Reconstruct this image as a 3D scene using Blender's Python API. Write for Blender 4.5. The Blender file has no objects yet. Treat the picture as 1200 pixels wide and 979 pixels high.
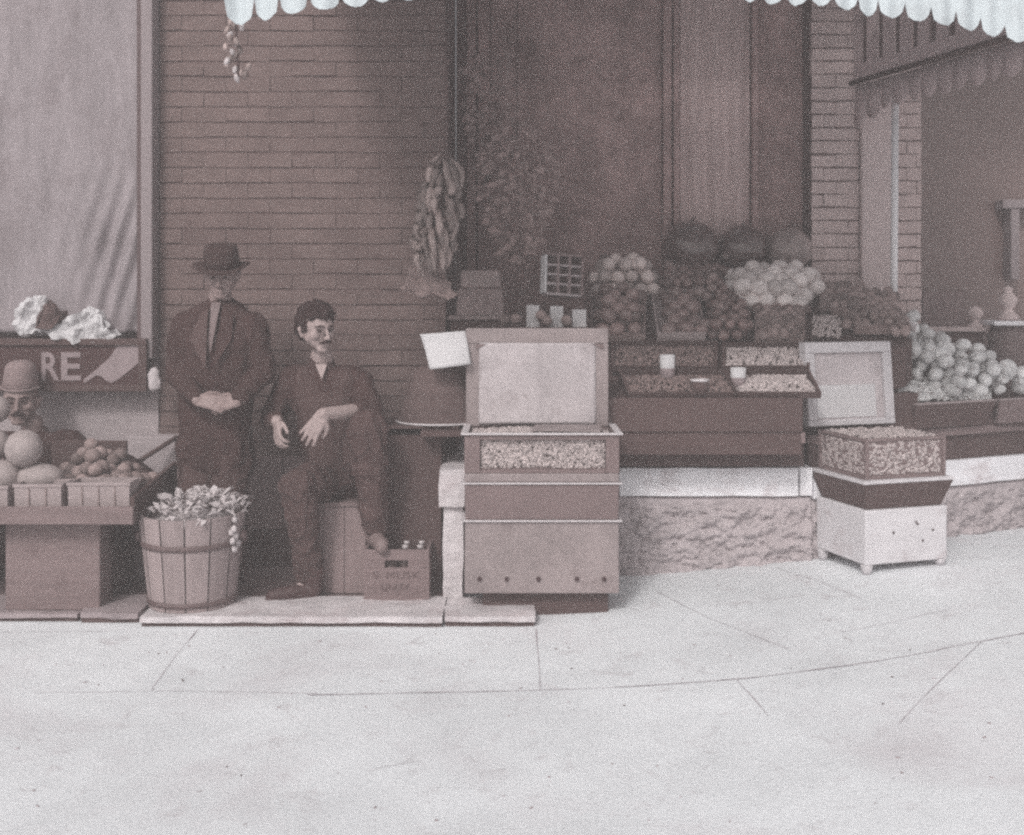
import bpy, bmesh, math, random
from mathutils import Vector, Matrix, noise, Euler
random.seed(7)
S = bpy.context.scene
COL = S.collection
F = 1320.0
R = math.radians
V = Vector

def W(px, py, Y):
    return V(((px-600)*Y/F, Y, 1.5-(py-342)*Y/F))
def GX(x):
    x = max(0.0, x)
    return 0.055*x**1.5 if x < 1.7 else 0.1219+.0161*(1-math.exp(-(x-1.7)/.15))
# ---------------------------------------------------------------- materials
def lin(c):
    out = []
    for v in c:
        v /= 255.0
        out.append(v/12.92 if v <= .04045 else ((v+.055)/1.055)**2.4)
    return out
FULL = {'recess', 'stone', 'brick_pale', 'curtain', 'ledge_top', 'glass', 'sign_paint', 'watermelon_pale'}
def mat(name, rgb, var=.16, scale=6.0, stretch=(1, 1, 1), bump=.25, rough=.88, fine=60.0, spec=.25, island=0.0):
    m = bpy.data.materials.new(name); m.use_nodes = True
    nt = m.node_tree; N = nt.nodes; L = nt.links
    b = N['Principled BSDF']
    b.inputs['Roughness'].default_value = rough
    b.inputs['Specular IOR Level'].default_value = spec
    c = [x*(1.0 if name_key in FULL else .68) for x in lin(rgb)] if False else lin(rgb)
    tc = N.new('ShaderNodeTexCoord'); mp = N.new('ShaderNodeMapping')
    mp.inputs['Scale'].default_value = stretch
    L.new(tc.outputs['Object'], mp.inputs['Vector'])
    n1 = N.new('ShaderNodeTexNoise'); n1.inputs['Scale'].default_value = scale; n1.inputs['Detail'].default_value = 8
    n1.inputs['Roughness'].default_value = .65
    n2 = N.new('ShaderNodeTexNoise'); n2.inputs['Scale'].default_value = fine; n2.inputs['Detail'].default_value = 4
    L.new(mp.outputs[0], n1.inputs['Vector']); L.new(mp.outputs[0], n2.inputs['Vector'])
    ad = N.new('ShaderNodeMath'); ad.operation = 'ADD'
    mu = N.new('ShaderNodeMath'); mu.operation = 'MULTIPLY'; mu.inputs[1].default_value = .45
    L.new(n2.outputs['Fac'], mu.inputs[0]); L.new(n1.outputs['Fac'], ad.inputs[0]); L.new(mu.outputs[0], ad.inputs[1])
    last = ad.outputs[0]
    if island:
        g = N.new('ShaderNodeNewGeometry'); mi = N.new('ShaderNodeMath'); mi.operation = 'MULTIPLY_ADD'
        mi.inputs[1].default_value = island; mi.inputs[2].default_value = -island/2
        L.new(g.outputs['Random Per Island'], mi.inputs[0])
        a2 = N.new('ShaderNodeMath'); a2.operation = 'ADD'
        L.new(last, a2.inputs[0]); L.new(mi.outputs[0], a2.inputs[1]); last = a2.outputs[0]
    r = N.new('ShaderNodeValToRGB')
    r.color_ramp.elements[0].position = .40; r.color_ramp.elements[1].position = 1.05 if False else 1.0
    r.color_ramp.elements[0].color = [x*(1-var*1.6) for x in c]+[1]
    r.color_ramp.elements[1].color = [min(1, x*(1+var*1.6)) for x in c]+[1]
    L.new(last, r.inputs[0]); L.new(r.outputs[0], b.inputs['Base Color'])
    if bump:
        bp = N.new('ShaderNodeBump'); bp.inputs['Strength'].default_value = bump; bp.inputs['Distance'].default_value = .01
        L.new(ad.outputs[0], bp.inputs['Height']); L.new(bp.outputs[0], b.inputs['Normal'])
    return m
M = {
 'pave': mat('pavement', (222, 225, 228), .11, 1.4, bump=.5, fine=70),
 'joint': mat('joint_dirt', (176, 168, 172), .15, 8, bump=.1),
 'slab': mat('step_stone', (198, 192, 194), .2, 5, (1, 1, 3), .5),
 'slab_dark': mat('rough_shaded_step', (150, 138, 140), .2, 5, bump=.5),  # rough stone; shade on the ground at far left is put into the colour
 'floor_shaded': mat('entry_floor', (120, 104, 104), .2, 4, bump=.4),  # floor darker than the step; the shade there is put into its colour
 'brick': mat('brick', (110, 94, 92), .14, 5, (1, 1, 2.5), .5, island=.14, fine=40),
 'mortar': mat('mortar', (98, 82, 81), .2, 10),
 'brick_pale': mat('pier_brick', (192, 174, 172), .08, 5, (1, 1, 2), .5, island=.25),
 'stone': mat('pier_stone', (198, 182, 181), .06, 3, (1, 1, .4), .2),
 'ledge_top': mat('ledge_stone', (238, 237, 241), .07, 4, (1, 1, 5), .35),
 'ledge_rock': mat('ledge_rock', (172, 163, 165), .16, 9, bump=.9, fine=30),
 'dark': mat('dark_paint', (84, 68, 67), .16, 3, (1, 1, .5), .15),
 'recess': mat('shop_interior', (168, 142, 140), .34, 3.0, (1, 1, .7), .2, fine=25),
 'curtain': mat('door_cloth', (198, 176, 174), .16, 4, (4, 1, .35), .3),
 'blind': mat('window_blind', (140, 132, 135), .2, 5, (2.5, 1, .5), .35, fine=50),
 'trim': mat('painted_trim', (138, 128, 130), .08, 3, (3, 3, .4)),
 'trim_dark': mat('trim_dark_paint', (92, 78, 79), .1, 3),  # darker trim for the casing and the backing behind the blind
 'sign': mat('sign_board', (72, 52, 52), .12, 4, (.5, 1, 3), .15),
 'sign_paint': mat('sign_lettering', (146, 132, 134), .14, 12, bump=.1),
 'white_board': mat('whitewashed_board', (166, 156, 158), .10, 4, (.6, 1, 5), .3),
 'grey_board': mat('grey_board', (134, 118, 118), .12, 4, (4, 1, .6), .3),
 'wood': mat('weathered_wood', (122, 106, 106), .15, 4, (.5, 1, 6), .3),
 'wood_dark': mat('dark_wood', (82, 66, 65), .14, 4, (.4, 1, 5), .25),
 'wood_vert': mat('stave_wood', (152, 138, 138), .14, 5, (7, 7, .5), .35, island=.3),
 'tin': mat('chest_metal', (138, 126, 126), .22, 3.5, (1, 1, .8), .2, .55, spec=.5),
 'tin_dark': mat('chest_band', (116, 100, 100), .12, 3.5, bump=.2, rough=.6),
 'tin_edge': mat('chest_rim', (200, 194, 196), .08, 10, rough=.5),
 'lid_panel': mat('lid_lining', (178, 170, 172), .2, 2.6, (1, 1, .7), .3, .6),
 'white_paint': mat('white_painted_box', (206, 203, 206), .07, 5, (1, 1, 2), .3),
 'white_grey': mat('lid_frame_paint', (190, 186, 189), .08, 6, bump=.25),
 'nut': mat('peanut', (176, 165, 164), .2, 30, bump=.4, island=.5),
 'nut_dark': mat('dark_nut', (118, 102, 100), .25, 30, bump=.4, island=.7),
 'paper': mat('paper', (196, 194, 196), .06, 6, bump=.3),
 'hole': mat('bolt_hole', (64, 46, 48), .1, 5),
 'canvas': mat('awning_canvas', (196, 205, 209), .03, 4, bump=.15),
 'flap': mat('awning_flap', (180, 162, 162), .10, 4, (1, 1, .5), .2),
 'flap_dark': mat('awning_stripe', (96, 78, 78), .12, 4),
 'pole': mat('pole_paint', (228, 226, 228), .06, 8),
 'glass': mat('dark_window_glass', (122, 104, 102), .15, 1.3, bump=.03, rough=.25, spec=.5),
 'coat': mat('dark_coat', (66, 50, 49), .18, 7, (1, 1, .6), .5, .95, fine=120, spec=.1),
 'coat_grey': mat('grey_coat', (84, 68, 67), .16, 7, bump=.5, rough=.95, fine=120, spec=.1),
 'trouser': mat('dark_trousers', (78, 62, 61), .18, 7, (1, 1, .5), .5, .95, fine=120, spec=.1),
 'vest': mat('worn_vest', (78, 62, 61), .14, 8, (4, 4, .4), .5, .95, spec=.1),
 'shirt_dark': mat('dark_shirt', (70, 53, 52), .16, 8, bump=.5, rough=.95, fine=120, spec=.1),
 'shirt_pale': mat('pale_shirt', (122, 108, 108), .1, 8, bump=.3),
 'skin': mat('skin', (160, 143, 141), .07, 14, bump=.12, rough=.6, spec=.35),
 'skin_tan': mat('weathered_skin', (138, 120, 118), .09, 14, bump=.15, rough=.6, spec=.35),
 'hair': mat('dark_hair', (56, 38, 38), .25, 30, (6, 6, 1), .8, .7),
 'felt': mat('felt_hat', (62, 47, 46), .16, 10, bump=.3, rough=.95),
 'felt_pale': mat('pale_felt_hat', (132, 116, 116), .10, 10, bump=.3, rough=.95),
 'boot': mat('boot_leather', (70, 50, 50), .2, 12, bump=.3, rough=.55, spec=.4),
 'boot_worn': mat('worn_boot_leather', (120, 104, 103), .2, 12, bump=.3, rough=.6, spec=.4),
 'eye': mat('eye_dark', (60, 44, 44), .05, 5, bump=0, rough=.4),
 'peach': mat('peach_skin', (134, 118, 116), .2, 14, bump=.2, rough=.7),
 'melon': mat('melon_skin', (158, 147, 146), .14, 12, (1, 1, 1), .6, .7),
 'watermelon': mat('watermelon_rind', (84, 68, 67), .25, 4, (5, 5, .6), .0, .22, spec=.8),
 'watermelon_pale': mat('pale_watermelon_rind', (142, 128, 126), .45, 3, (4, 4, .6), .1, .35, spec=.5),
 'orange': mat('orange_peel', (206, 192, 189), .12, 18, bump=.3, rough=.5, spec=.4),
 'apple': mat('apple_skin', (128, 108, 106), .22, 9, bump=.08, rough=.35, spec=.5),
 'plum': mat('plum_skin', (112, 92, 90), .3, 7, bump=.08, rough=.4, spec=.5),
 'grapefruit': mat('grapefruit_peel', (222, 213, 211), .10, 18, bump=.25, rough=.5, spec=.4),
 'onion': mat('onion_skin', (214, 212, 213), .34, 10, bump=.15, rough=.5, spec=.4),
 'stem': mat('stem_end', (96, 78, 78), .2, 10),
 'banana': mat('banana_skin', (142, 127, 124), .2, 8, bump=.15, rough=.5, spec=.4),
 'rope': mat('rope', (92, 76, 75), .2, 40),
 'husk': mat('pale_husk', (186, 178, 179), .2, 14, bump=.4),
 'splint': mat('basket_splint', (158, 145, 145), .12, 10, (1, 1, 6), .35),
 'splint_dark': mat('dark_splint', (136, 119, 117), .15, 10, (1, 1, 6), .35),
 'brass': mat('register_metal', (124, 108, 107), .3, 20, bump=.5, rough=.4, spec=.6),
 'iron': mat('cast_iron', (110, 96, 96), .18, 6, bump=.3, rough=.6),
 'bottle': mat('bottle_cap', (190, 182, 183), .1, 10, rough=.4),
 'leaf_dim': mat('dried_leaf', (150, 130, 128), .2, 9, bump=.2),
 'tub': mat('tub_wood', (92, 77, 76), .2, 4, (1, 1, 5), .4),
 'hoop': mat('hoop_iron', (100, 84, 84), .15, 8, rough=.5),
}
def stain(m, col, lo, hi, scale, detail=7):
    nt = m.node_tree; N = nt.nodes; L = nt.links; b = N['Principled BSDF']; src = b.inputs['Base Color'].links[0].from_socket
    tc = N.new('ShaderNodeTexCoord'); n = N.new('ShaderNodeTexNoise'); n.inputs['Scale'].default_value = scale; n.inputs['Detail'].default_value = detail; n.inputs['Roughness'].default_value = .7
    n.inputs['Distortion'].default_value = .6
    L.new(tc.outputs['Object'], n.inputs['Vector'])
    r = N.new('ShaderNodeMapRange'); r.inputs['From Min'].default_value = lo; r.inputs['From Max'].default_value = hi
    L.new(n.outputs['Fac'], r.inputs['Value'])
    x = N.new('ShaderNodeMix'); x.data_type = 'RGBA'
    L.new(r.outputs[0], x.inputs['Factor']); L.new(src, x.inputs['A']); x.inputs['B'].default_value = lin(col)+[1]
    L.new(x.outputs['Result'], b.inputs['Base Color'])
def vary(m, lo=.62, hi=1.18):
    nt = m.node_tree; N = nt.nodes; L = nt.links; b = N['Principled BSDF']; src = b.inputs['Base Color'].links[0].from_socket
    oi = N.new('ShaderNodeObjectInfo'); r = N.new('ShaderNodeMapRange'); r.inputs['To Min'].default_value = lo; r.inputs['To Max'].default_value = hi
    L.new(oi.outputs['Random'], r.inputs['Value'])
    x = N.new('ShaderNodeVectorMath'); x.operation = 'SCALE'; L.new(src, x.inputs[0]); L.new(r.outputs[0], x.inputs['Scale']); L.new(x.outputs[0], b.inputs['Base Color'])
for k_ in ('orange', 'apple', 'plum', 'peach', 'banana'): vary(M[k_], .55, 1.35)
for k_ in ('grapefruit', 'onion'): vary(M[k_], .66, 1.14)
stain(M['onion'], (120, 108, 106), .56, .66, 22, 3); stain(M['grapefruit'], (150, 138, 135), .56, .72, 16, 3); stain(M['apple'], (72, 54, 53), .55, .7, 22, 3); stain(M['orange'], (130, 114, 112), .56, .72, 18, 3)
stain(M['pave'], (200, 194, 198), .52, .86, .9); stain(M['pave'], (184, 178, 181), .57, .80, 6); stain(M['pave'], (140, 128, 130), .72, .76, 38, 2)
stain(M['slab'], (170, 156, 158), .5, .75, 4); stain(M['ledge_top'], (190, 178, 180), .52, .75, 5); stain(M['white_paint'], (178, 168, 170), .54, .76, 7)
stain(M['tin'], (112, 98, 98), .52, .78, 5); stain(M['lid_panel'], (140, 130, 131), .54, .78, 6); stain(M['blind'], (112, 102, 104), .5, .8, 2.5)
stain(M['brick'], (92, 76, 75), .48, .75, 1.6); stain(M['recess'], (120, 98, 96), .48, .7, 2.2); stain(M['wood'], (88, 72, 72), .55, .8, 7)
stain(M['white_grey'], (150, 140, 142), .56, .78, 9); stain(M['canvas'], (172, 178, 182), .5, .8, 3)
# ---------------------------------------------------------------- helpers
def tag(o, label=None, cat=None, group=None, kind=None):
    if label: o['label'] = label
    if cat: o['category'] = cat
    if group: o['group'] = group
    if kind: o['kind'] = kind
    return o
def empty(name, loc, label=None, cat=None, group=None, rz=0):
    o = bpy.data.objects.new(name, None); COL.objects.link(o)
    o.location = loc; o.rotation_euler = (0, 0, rz); o.empty_display_size = .05
    return tag(o, label, cat, group)
def origin(p):
    v = V((0, 0, 0))
    while p is not None:
        v += p.location; p = p.parent
    return v
def copy_tree(o, parent=None):
    c = o.copy(); COL.objects.link(c); c.parent = parent
    for ch in list(o.children): copy_tree(ch, c)
    return c
ICO = {}
def ico(sub):
    if sub not in ICO:
        t = bmesh.new(); bmesh.ops.create_icosphere(t, subdivisions=sub, radius=1); t.verts.ensure_lookup_table()
        ICO[sub] = ([v.co.copy() for v in t.verts], [[v.index for v in f.verts] for f in t.faces]); t.free()
    return ICO[sub]
class MB:
    def __init__(s): s.b = bmesh.new()
    def box(s, a, c, mi=0, rz=0, piv=None):
        x0, y0, z0 = [min(a[i], c[i]) for i in range(3)]; x1, y1, z1 = [max(a[i], c[i]) for i in range(3)]
        vs = [s.b.verts.new(p) for p in ((x0,y0,z0),(x1,y0,z0),(x1,y1,z0),(x0,y1,z0),(x0,y0,z1),(x1,y0,z1),(x1,y1,z1),(x0,y1,z1))]
        for f in ((0,3,2,1),(4,5,6,7),(0,1,5,4),(1,2,6,5),(2,3,7,6),(3,0,4,7)):
            s.b.faces.new([vs[i] for i in f]).material_index = mi
        if rz:
            bmesh.ops.rotate(s.b, cent=piv or ((x0+x1)/2, (y0+y1)/2, 0), matrix=Matrix.Rotation(rz, 3, 'Z'), verts=vs)
        return vs
    def hexa(s, lo, hi, mi=0):       # two quads (4 points each), bottom and top
        vs = [s.b.verts.new(p) for p in list(lo)+list(hi)]
        for f in ((0,3,2,1),(4,5,6,7),(0,1,5,4),(1,2,6,5),(2,3,7,6),(3,0,4,7)):
            s.b.faces.new([vs[i] for i in f]).material_index = mi
        return vs
    def prism(s, pts, d, mi=0):      # polygon of points swept by vector d
        d = V(d); a = [s.b.verts.new(V(p)) for p in pts]; c = [s.b.verts.new(V(p)+d) for p in pts]
        n = len(pts); s.b.faces.new(a).material_index = mi; s.b.faces.new(c[::-1]).material_index = mi
        for i in range(n):
            s.b.faces.new((a[i], c[i], c[(i+1) % n], a[(i+1) % n])).material_index = mi
        return s
    def tube(s, pts, rs, n=10, mi=0, caps=True):
        pts = [V(p) for p in pts]
        if not hasattr(rs, '__len__'): rs = [rs]*len(pts)
        rings = []
        for i, p in enumerate(pts):
            t = (pts[min(i+1, len(pts)-1)]-pts[max(i-1, 0)]).normalized()
            a = t.cross(V((0, 0, 1)) if abs(t.z) < .9 else V((1, 0, 0))).normalized(); b = t.cross(a)
            rings.append([s.b.verts.new(p+rs[i]*(math.cos(2*math.pi*k/n)*a+math.sin(2*math.pi*k/n)*b)) for k in range(n)])
        for r0, r1 in zip(rings, rings[1:]):
            for k in range(n):
                f = s.b.faces.new((r0[k], r0[(k+1) % n], r1[(k+1) % n], r1[k])); f.smooth = True; f.material_index = mi
        if caps:
            s.b.faces.new(rings[0][::-1]).material_index = mi; s.b.faces.new(rings[-1]).material_index = mi
        return s
    def lathe(s, c, prof, n=28, mi=0, sx=1, sy=1):   # profile of (r, z), closed where r == 0
        c = V(c); rings = []
        for r, z in prof:
            if r < 1e-5: rings.append([s.b.verts.new(c+V((0, 0, z)))])
            else: rings.append([s.b.verts.new(c+V((r*sx*math.cos(2*math.pi*k/n), r*sy*math.sin(2*math.pi*k/n), z))) for k in range(n)])
        for r0, r1 in zip(rings, rings[1:]):
            for k in range(n):
                k2 = (k+1) % n
                if len(r0) == 1 and len(r1) == 1: continue
                if len(r0) == 1: f = s.b.faces.new((r0[0], r1[k2], r1[k]))
                elif len(r1) == 1: f = s.b.faces.new((r0[k], r0[k2], r1[0]))
                else: f = s.b.faces.new((r0[k], r0[k2], r1[k2], r1[k]))
                f.smooth = True; f.material_index = mi
        return s
    def ell(s, c, r, rot=None, sub=2, mi=0, smooth=True):
        if not hasattr(r, '__len__'): r = (r, r, r)
        m = Matrix.Translation(V(c)) @ (rot.to_4x4() if rot else Matrix()) @ Matrix.Diagonal((*r, 1))
        vs_, fs_ = ico(sub)
        nv_ = [s.b.verts.new(m @ v) for v in vs_]
        for f_ in fs_:
            f = s.b.faces.new([nv_[i] for i in f_]); f.smooth = smooth; f.material_index = mi
        return s
    def grid(s, fn, nu, nv, mi=0, smooth=True):
        vs = [[s.b.verts.new(fn(i/nu, j/nv)) for j in range(nv+1)] for i in range(nu+1)]
        for i in range(nu):
            for j in range(nv):
                f = s.b.faces.new((vs[i][j], vs[i+1][j], vs[i+1][j+1], vs[i][j+1])); f.smooth = smooth; f.material_index = mi
        return s
    def sheet(s, fn, nu, nv, thick, mi=0):           # a closed thick sheet; fn returns the front point
        nrm = V(thick)
        a = [[s.b.verts.new(V(fn(i/nu, j/nv))) for j in range(nv+1)] for i in range(nu+1)]
        c = [[s.b.verts.new(V(fn(i/nu, j/nv))+nrm) for j in range(nv+1)] for i in range(nu+1)]
        def q(*v):
            f = s.b.faces.new(v); f.smooth = True; f.material_index = mi
        for i in range(nu):
            for j in range(nv):
                q(a[i][j], a[i+1][j], a[i+1][j+1], a[i][j+1]); q(c[i][j], c[i][j+1], c[i+1][j+1], c[i+1][j])
        for i in range(nu):
            q(a[i][0], c[i][0], c[i+1][0], a[i+1][0]); q(a[i][nv], a[i+1][nv], c[i+1][nv], c[i][nv])
        for j in range(nv):
            q(a[0][j], a[0][j+1], c[0][j+1], c[0][j]); q(a[nu][j], c[nu][j], c[nu][j+1], a[nu][j+1])
        return s
    def rough(s, amp, sc=6, seed=0, aniso=(1, 1, 1)):
        s.b.normal_update()
        o = [(v, v.normal.copy()*amp*noise.fractal(V((v.co.x*aniso[0], v.co.y*aniso[1], v.co.z*aniso[2]))*sc+V((seed*7.3, 0, 0)), 1, 2, 4)) for v in s.b.verts]
        for v, d in o: v.co += d
        return s
    def cut(s, times=1):
        for _ in range(times):
            bmesh.ops.subdivide_edges(s.b, edges=s.b.edges[:], cuts=1, use_grid_fill=True)
        return s
    def build(s, name, m, parent=None, local=False, bevel=0, smooth=False):
        if bevel:
            bmesh.ops.bevel(s.b, geom=s.b.edges[:], offset=bevel, segments=2, profile=.5, affect='EDGES', clamp_overlap=True)
        bmesh.ops.recalc_face_normals(s.b, faces=s.b.faces[:])
        me = bpy.data.meshes.new(name)
        off = V((0, 0, 0)) if (local or parent is None) else origin(parent)
        if off.length: bmesh.ops.translate(s.b, vec=-off, verts=s.b.verts[:])
        if smooth:
            for f in s.b.faces: f.smooth = True
        s.b.to_mesh(me); s.b.free()
        for x in (m if isinstance(m, (list, tuple)) else [m]): me.materials.append(M[x])
        o = bpy.data.objects.new(name, me); COL.objects.link(o); o.parent = parent
        return o
def fbox(name, a, c, m, parent=None, bevel=.004, local=False):
    b = MB(); b.box(a, c); return b.build(name, m, parent, local, bevel)
# fused organic surface: each primitive is the hull of spheres [(centre, radius), ...]
def fuse(name, prims, m, parent, voxel=.006, smooth=4, folds=0, fsc=9, post=None, seed=0):
    bm = bmesh.new()
    for pr in prims:
        one = bmesh.new()
        for c, r in pr:
            rr = r if hasattr(r, '__len__') else (r, r, r)
            bmesh.ops.create_icosphere(one, subdivisions=2, radius=1, matrix=Matrix.Translation(V(c)) @ Matrix.Diagonal((*rr, 1)))
        if len(pr) > 1:
            pts = [v.co.copy() for v in one.verts]; one.free(); one = bmesh.new()
            for q in pts: one.verts.new(q)
            bmesh.ops.convex_hull(one, input=one.verts[:])
            bmesh.ops.delete(one, geom=[v for v in one.verts if not v.link_faces], context='VERTS')
        tm = bpy.data.meshes.new('one'); one.to_mesh(tm); one.free(); bm.from_mesh(tm); bpy.data.meshes.remove(tm)
    me = bpy.data.meshes.new('tmp'); bm.to_mesh(me); bm.free()
    o = bpy.data.objects.new('tmp', me); COL.objects.link(o)
    md = o.modifiers.new('r', 'REMESH'); md.mode = 'VOXEL'; md.voxel_size = voxel
    if smooth:
        sm = o.modifiers.new('s', 'SMOOTH'); sm.iterations = smooth; sm.factor = .5
    dg = bpy.context.evaluated_depsgraph_get(); dg.update()
    res = bpy.data.meshes.new_from_object(o.evaluated_get(dg))
    bpy.data.objects.remove(o)
    res.name = name
    if folds:
        nr = [v.normal.copy() for v in res.vertices]
        for v, n in zip(res.vertices, nr):
            p = v.co
            q = V((p.x*1.6+seed, p.y*1.6, p.z*1.0))*fsc
            w = noise.noise(q*.5)*1.5
            cr = 1-min(1, abs(noise.noise(V((q.x*.9+w, q.y*.9, q.z*1.3+w*.6))))*5)
            v.co += n*folds*(math.sin(6*w+q.z*1.6+q.x*.8)*.5+noise.noise(q)*.8+cr*.9)
    if post:
        for v in res.vertices: v.co = post(v.co.copy())
    off = origin(parent)
    for v in res.vertices: v.co -= off
    for p in res.polygons: p.use_smooth = True
    res.materials.clear(); res.materials.append(M[m])
    ob = bpy.data.objects.new(name, res); COL.objects.link(ob); ob.parent = parent
    return ob
# ---------------------------------------------------------------- ground
b = MB()
def gz(x, y): return GX(x)+.004*noise.noise(V((x, y, 0))*1.3)
xs = [-40, -20, -10, -6]+[-5+.1*i for i in range(0, 101)]+[6, 7, 9, 12, 20, 40]
ys = [-40, -20, -8, -3, 0, 1]+[1.2+.12*i for i in range(0, 41)]+[6.3, 7.3, 9]
def gzz(x, y): return GX(min(x, 8))+.004*noise.noise(V((x, y, 0))*1.3)
vv = [[b.b.verts.new((x, y, gzz(x, y))) for y in ys] for x in xs]
for i in range(len(xs)-1):
    for j in range(len(ys)-1):
        b.b.faces.new((vv[i][j], vv[i+1][j], vv[i+1][j+1], vv[i][j+1])).smooth = True
pv = b.build('pavement', 'pave'); tag(pv, kind='structure')
def ground_at(px, py):
    Y = 5
    for _ in range(30):
        X = (px-600)*Y/F; Y = (1.5-gzz(X, Y))*F/(py-342)
    return V(((px-600)*Y/F, Y, gzz((px-600)*Y/F, Y)))
def crack(pts, w):
    bb = MB(); P3 = [ground_at(*p) for p in pts]; fine = []
    for a, c in zip(P3, P3[1:]):
        n = max(2, int((c-a).length/.05))
        fine += [a.lerp(c, i/n) for i in range(n)]
    fine.append(P3[-1]); L_, R_ = [], []
    for i, p in enumerate(fine):
        t = (fine[min(i+1, len(fine)-1)]-fine[max(0, i-1)]).normalized(); nn = V((-t.y, t.x, 0))
        ww = w*.55*(.25+1.3*abs(noise.noise(p*5))+.3*random.random()); j = nn*.006*noise.noise(p*3)
        for lst, s_ in ((L_, 1), (R_, -1)):
            q = p+j+nn*ww*s_; lst.append(bb.b.verts.new((q.x, q.y, gzz(q.x, q.y)+.004)))
    for i in range(len(fine)-1): bb.b.faces.new((L_[i], L_[i+1], R_[i+1], R_[i]))
    return tag(bb.build('paving_joint', 'joint'), kind='structure')
crack([(175, 811), (260, 812), (372, 814)], .004)
crack([(360, 816), (520, 812), (632, 810), (760, 804), (880, 795), (1000, 780), (1090, 765), (1150, 753), (1230, 738)], .007)
crack([(178, 808), (205, 770), (232, 738)], .004)
crack([(628, 738), (631, 775), (632, 810)], .004)
crack([(865, 798), (880, 815), (900, 840)], .004)
crack([(770, 694), (830, 725), (925, 762)], .003)
crack([(905, 665), (960, 682), (1010, 702)], .003)
crack([(0, 742), (60, 741), (160, 741)], .004)
crack([(985, 742), (1060, 727), (1110, 716)], .003)
crack([(40, 812), (110, 812), (176, 811)], .003)
crack([(430, 905), (452, 899), (490, 893)], .003)
crack([(1150, 753), (1100, 800), (1052, 850)], .003)
rl = random.Random(9)
for i in range(70):
    g_ = ground_at(rl.uniform(10, 1190), rl.choice((rl.uniform(745, 830), rl.uniform(745, 970))))
    mb = MB(); mb.ell((g_.x, g_.y, g_.z+.001), (rl.uniform(.003, .010), rl.uniform(.002, .006), .003), Matrix.Rotation(rl.uniform(0, 3), 3, 'Z'), sub=1)
    tag(mb.build('pebble', rl.choice(('slab_dark', 'joint', 'dark')), smooth=False), 'tiny dark bit of grit lying on the pale pavement', 'grit', 'bits of grit on the pavement')
# stepped slabs of the entry
def slab(pxa, pxb, y0, y1, z, m, seed):
    xa, xb = (pxa-600)*y0/F, (pxb-600)*y0/F
    bb = MB(); bb.box((xa+.004, y0+.022, -.05), (xb-.004, y1, .022)); tag(bb.build('step_riser', 'dark'), kind='structure')
    bb = MB(); bb.box((xa, y0, .0225), (xb, y1, z)); bb.cut(5)
    for v in bb.b.verts:
        if v.co.y < y0+.02: v.co.y += .016*noise.fractal(V((v.co.x*5, seed, v.co.z*4)), 1, 2, 4)+.004
    bb.rough(.006, 6, seed)
    return tag(bb.build('entry_step', m, smooth=False), kind='structure')
slab(163, 518, 5.02, 5.36, .05, 'slab', 1)
slab(520, 627, 5.03, 5.34, .048, 'slab', 2)
slab(92, 161, 5.08, 5.4, .05, 'slab_dark', 3)
slab(-260, 90, 5.1, 5.42, .04, 'slab_dark', 4)
bb = MB(); bb.box((-9, 5.36, -.05), (-.33, 6.2, .035)); bb.cut(4); bb.rough(.006, 5, 5)
tag(bb.build('entry_floor', 'floor_shaded'), kind='structure')
# ---------------------------------------------------------------- brickwork
def bricks(x0, x1, z0, z1, Y, h=.083, l=.24, j=.005, seed=0):
    rnd = random.Random(seed); bb = MB(); z = z0; k = 0
    while z < z1:
        x = x0-(l/2 if k % 2 else 0); hh = min(h-j, z1-z)
        while x < x1:
            a, c = max(x, x0), min(x+l-j*.5, x1)
            if c-a > .02 and hh > .01:
                d = rnd.uniform(0, .005)
                vs = bb.box((a, Y-.0045-d, z+rnd.uniform(0, .003)), (c, Y+.03, z+hh-rnd.uniform(0, .004)))
                for v in vs: v.co += V((rnd.uniform(-.003, .003), rnd.uniform(-.003, .003), rnd.uniform(-.004, .004)))
            x += l
        z += h; k += 1
    return bb
WY = 6.15
XL = -.36
t = empty('brick_wall', (-3, WY, 0), 'long brown brick wall with weathered courses behind the two men', 'wall')
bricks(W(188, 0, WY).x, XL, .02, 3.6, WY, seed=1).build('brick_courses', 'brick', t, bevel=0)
mb = MB(); mb.box((W(188, 0, WY).x, WY, 0), (XL, WY+.25, 3.6)); mb.box((XL-.25, WY+.252, 0), (XL, 7.2, 3.6)); mb.build('wall_core', 'mortar', t)
# far-left window with drawn blind, its casing
t = empty('blind_window', (W(80, 0, WY).x, WY, 1.2), 'tall window at far left covered by a wrinkled pale blind', 'window')
x0b, x1b = W(-120, 0, WY).x, W(166, 0, WY).x
def blindf(u, v):
    x = x0b+(x1b-x0b)*u; z = 1.28+(3.2-1.28)*v
    px = 600+x*F/6.1; py = 342+(1.5-z)*F/6.1
    y = WY-.05+.006*math.sin(x*22+.8*math.sin(z*2))+.01*noise.noise(V((x*3, z*1.2, 0)))
    g = math.exp(-((px-140)/38.)**2)*min(1, max(0, (py-180)/90.))
    y -= g*.02*math.sin((px*.9+py*.28)*.32)*(1+.5*noise.noise(V((x*8, z*4, 2))))
    return (x, y, z)
MB().sheet(blindf, 110, 90, (0, .012, 0)).build('blind', 'blind', t)
mb = MB(); mb.box((x1b+.003, WY-.09, 1.14), (x1b+.03, WY+.1, 3.3)); mb.build('casing', 'trim_dark', t, bevel=.003)
mb = MB(); mb.box((x1b+.033, WY-.12, 1.14), (W(187, 0, WY).x-.002, WY+.1, 3.3)); mb.build('outer_casing', 'trim', t, bevel=.008)
mb = MB(); mb.box((x0b-4, WY-.02, 0), (x0b-.03, WY+.2, 3.6)); mb.build('jamb', 'trim', t, bevel=.008)
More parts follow.
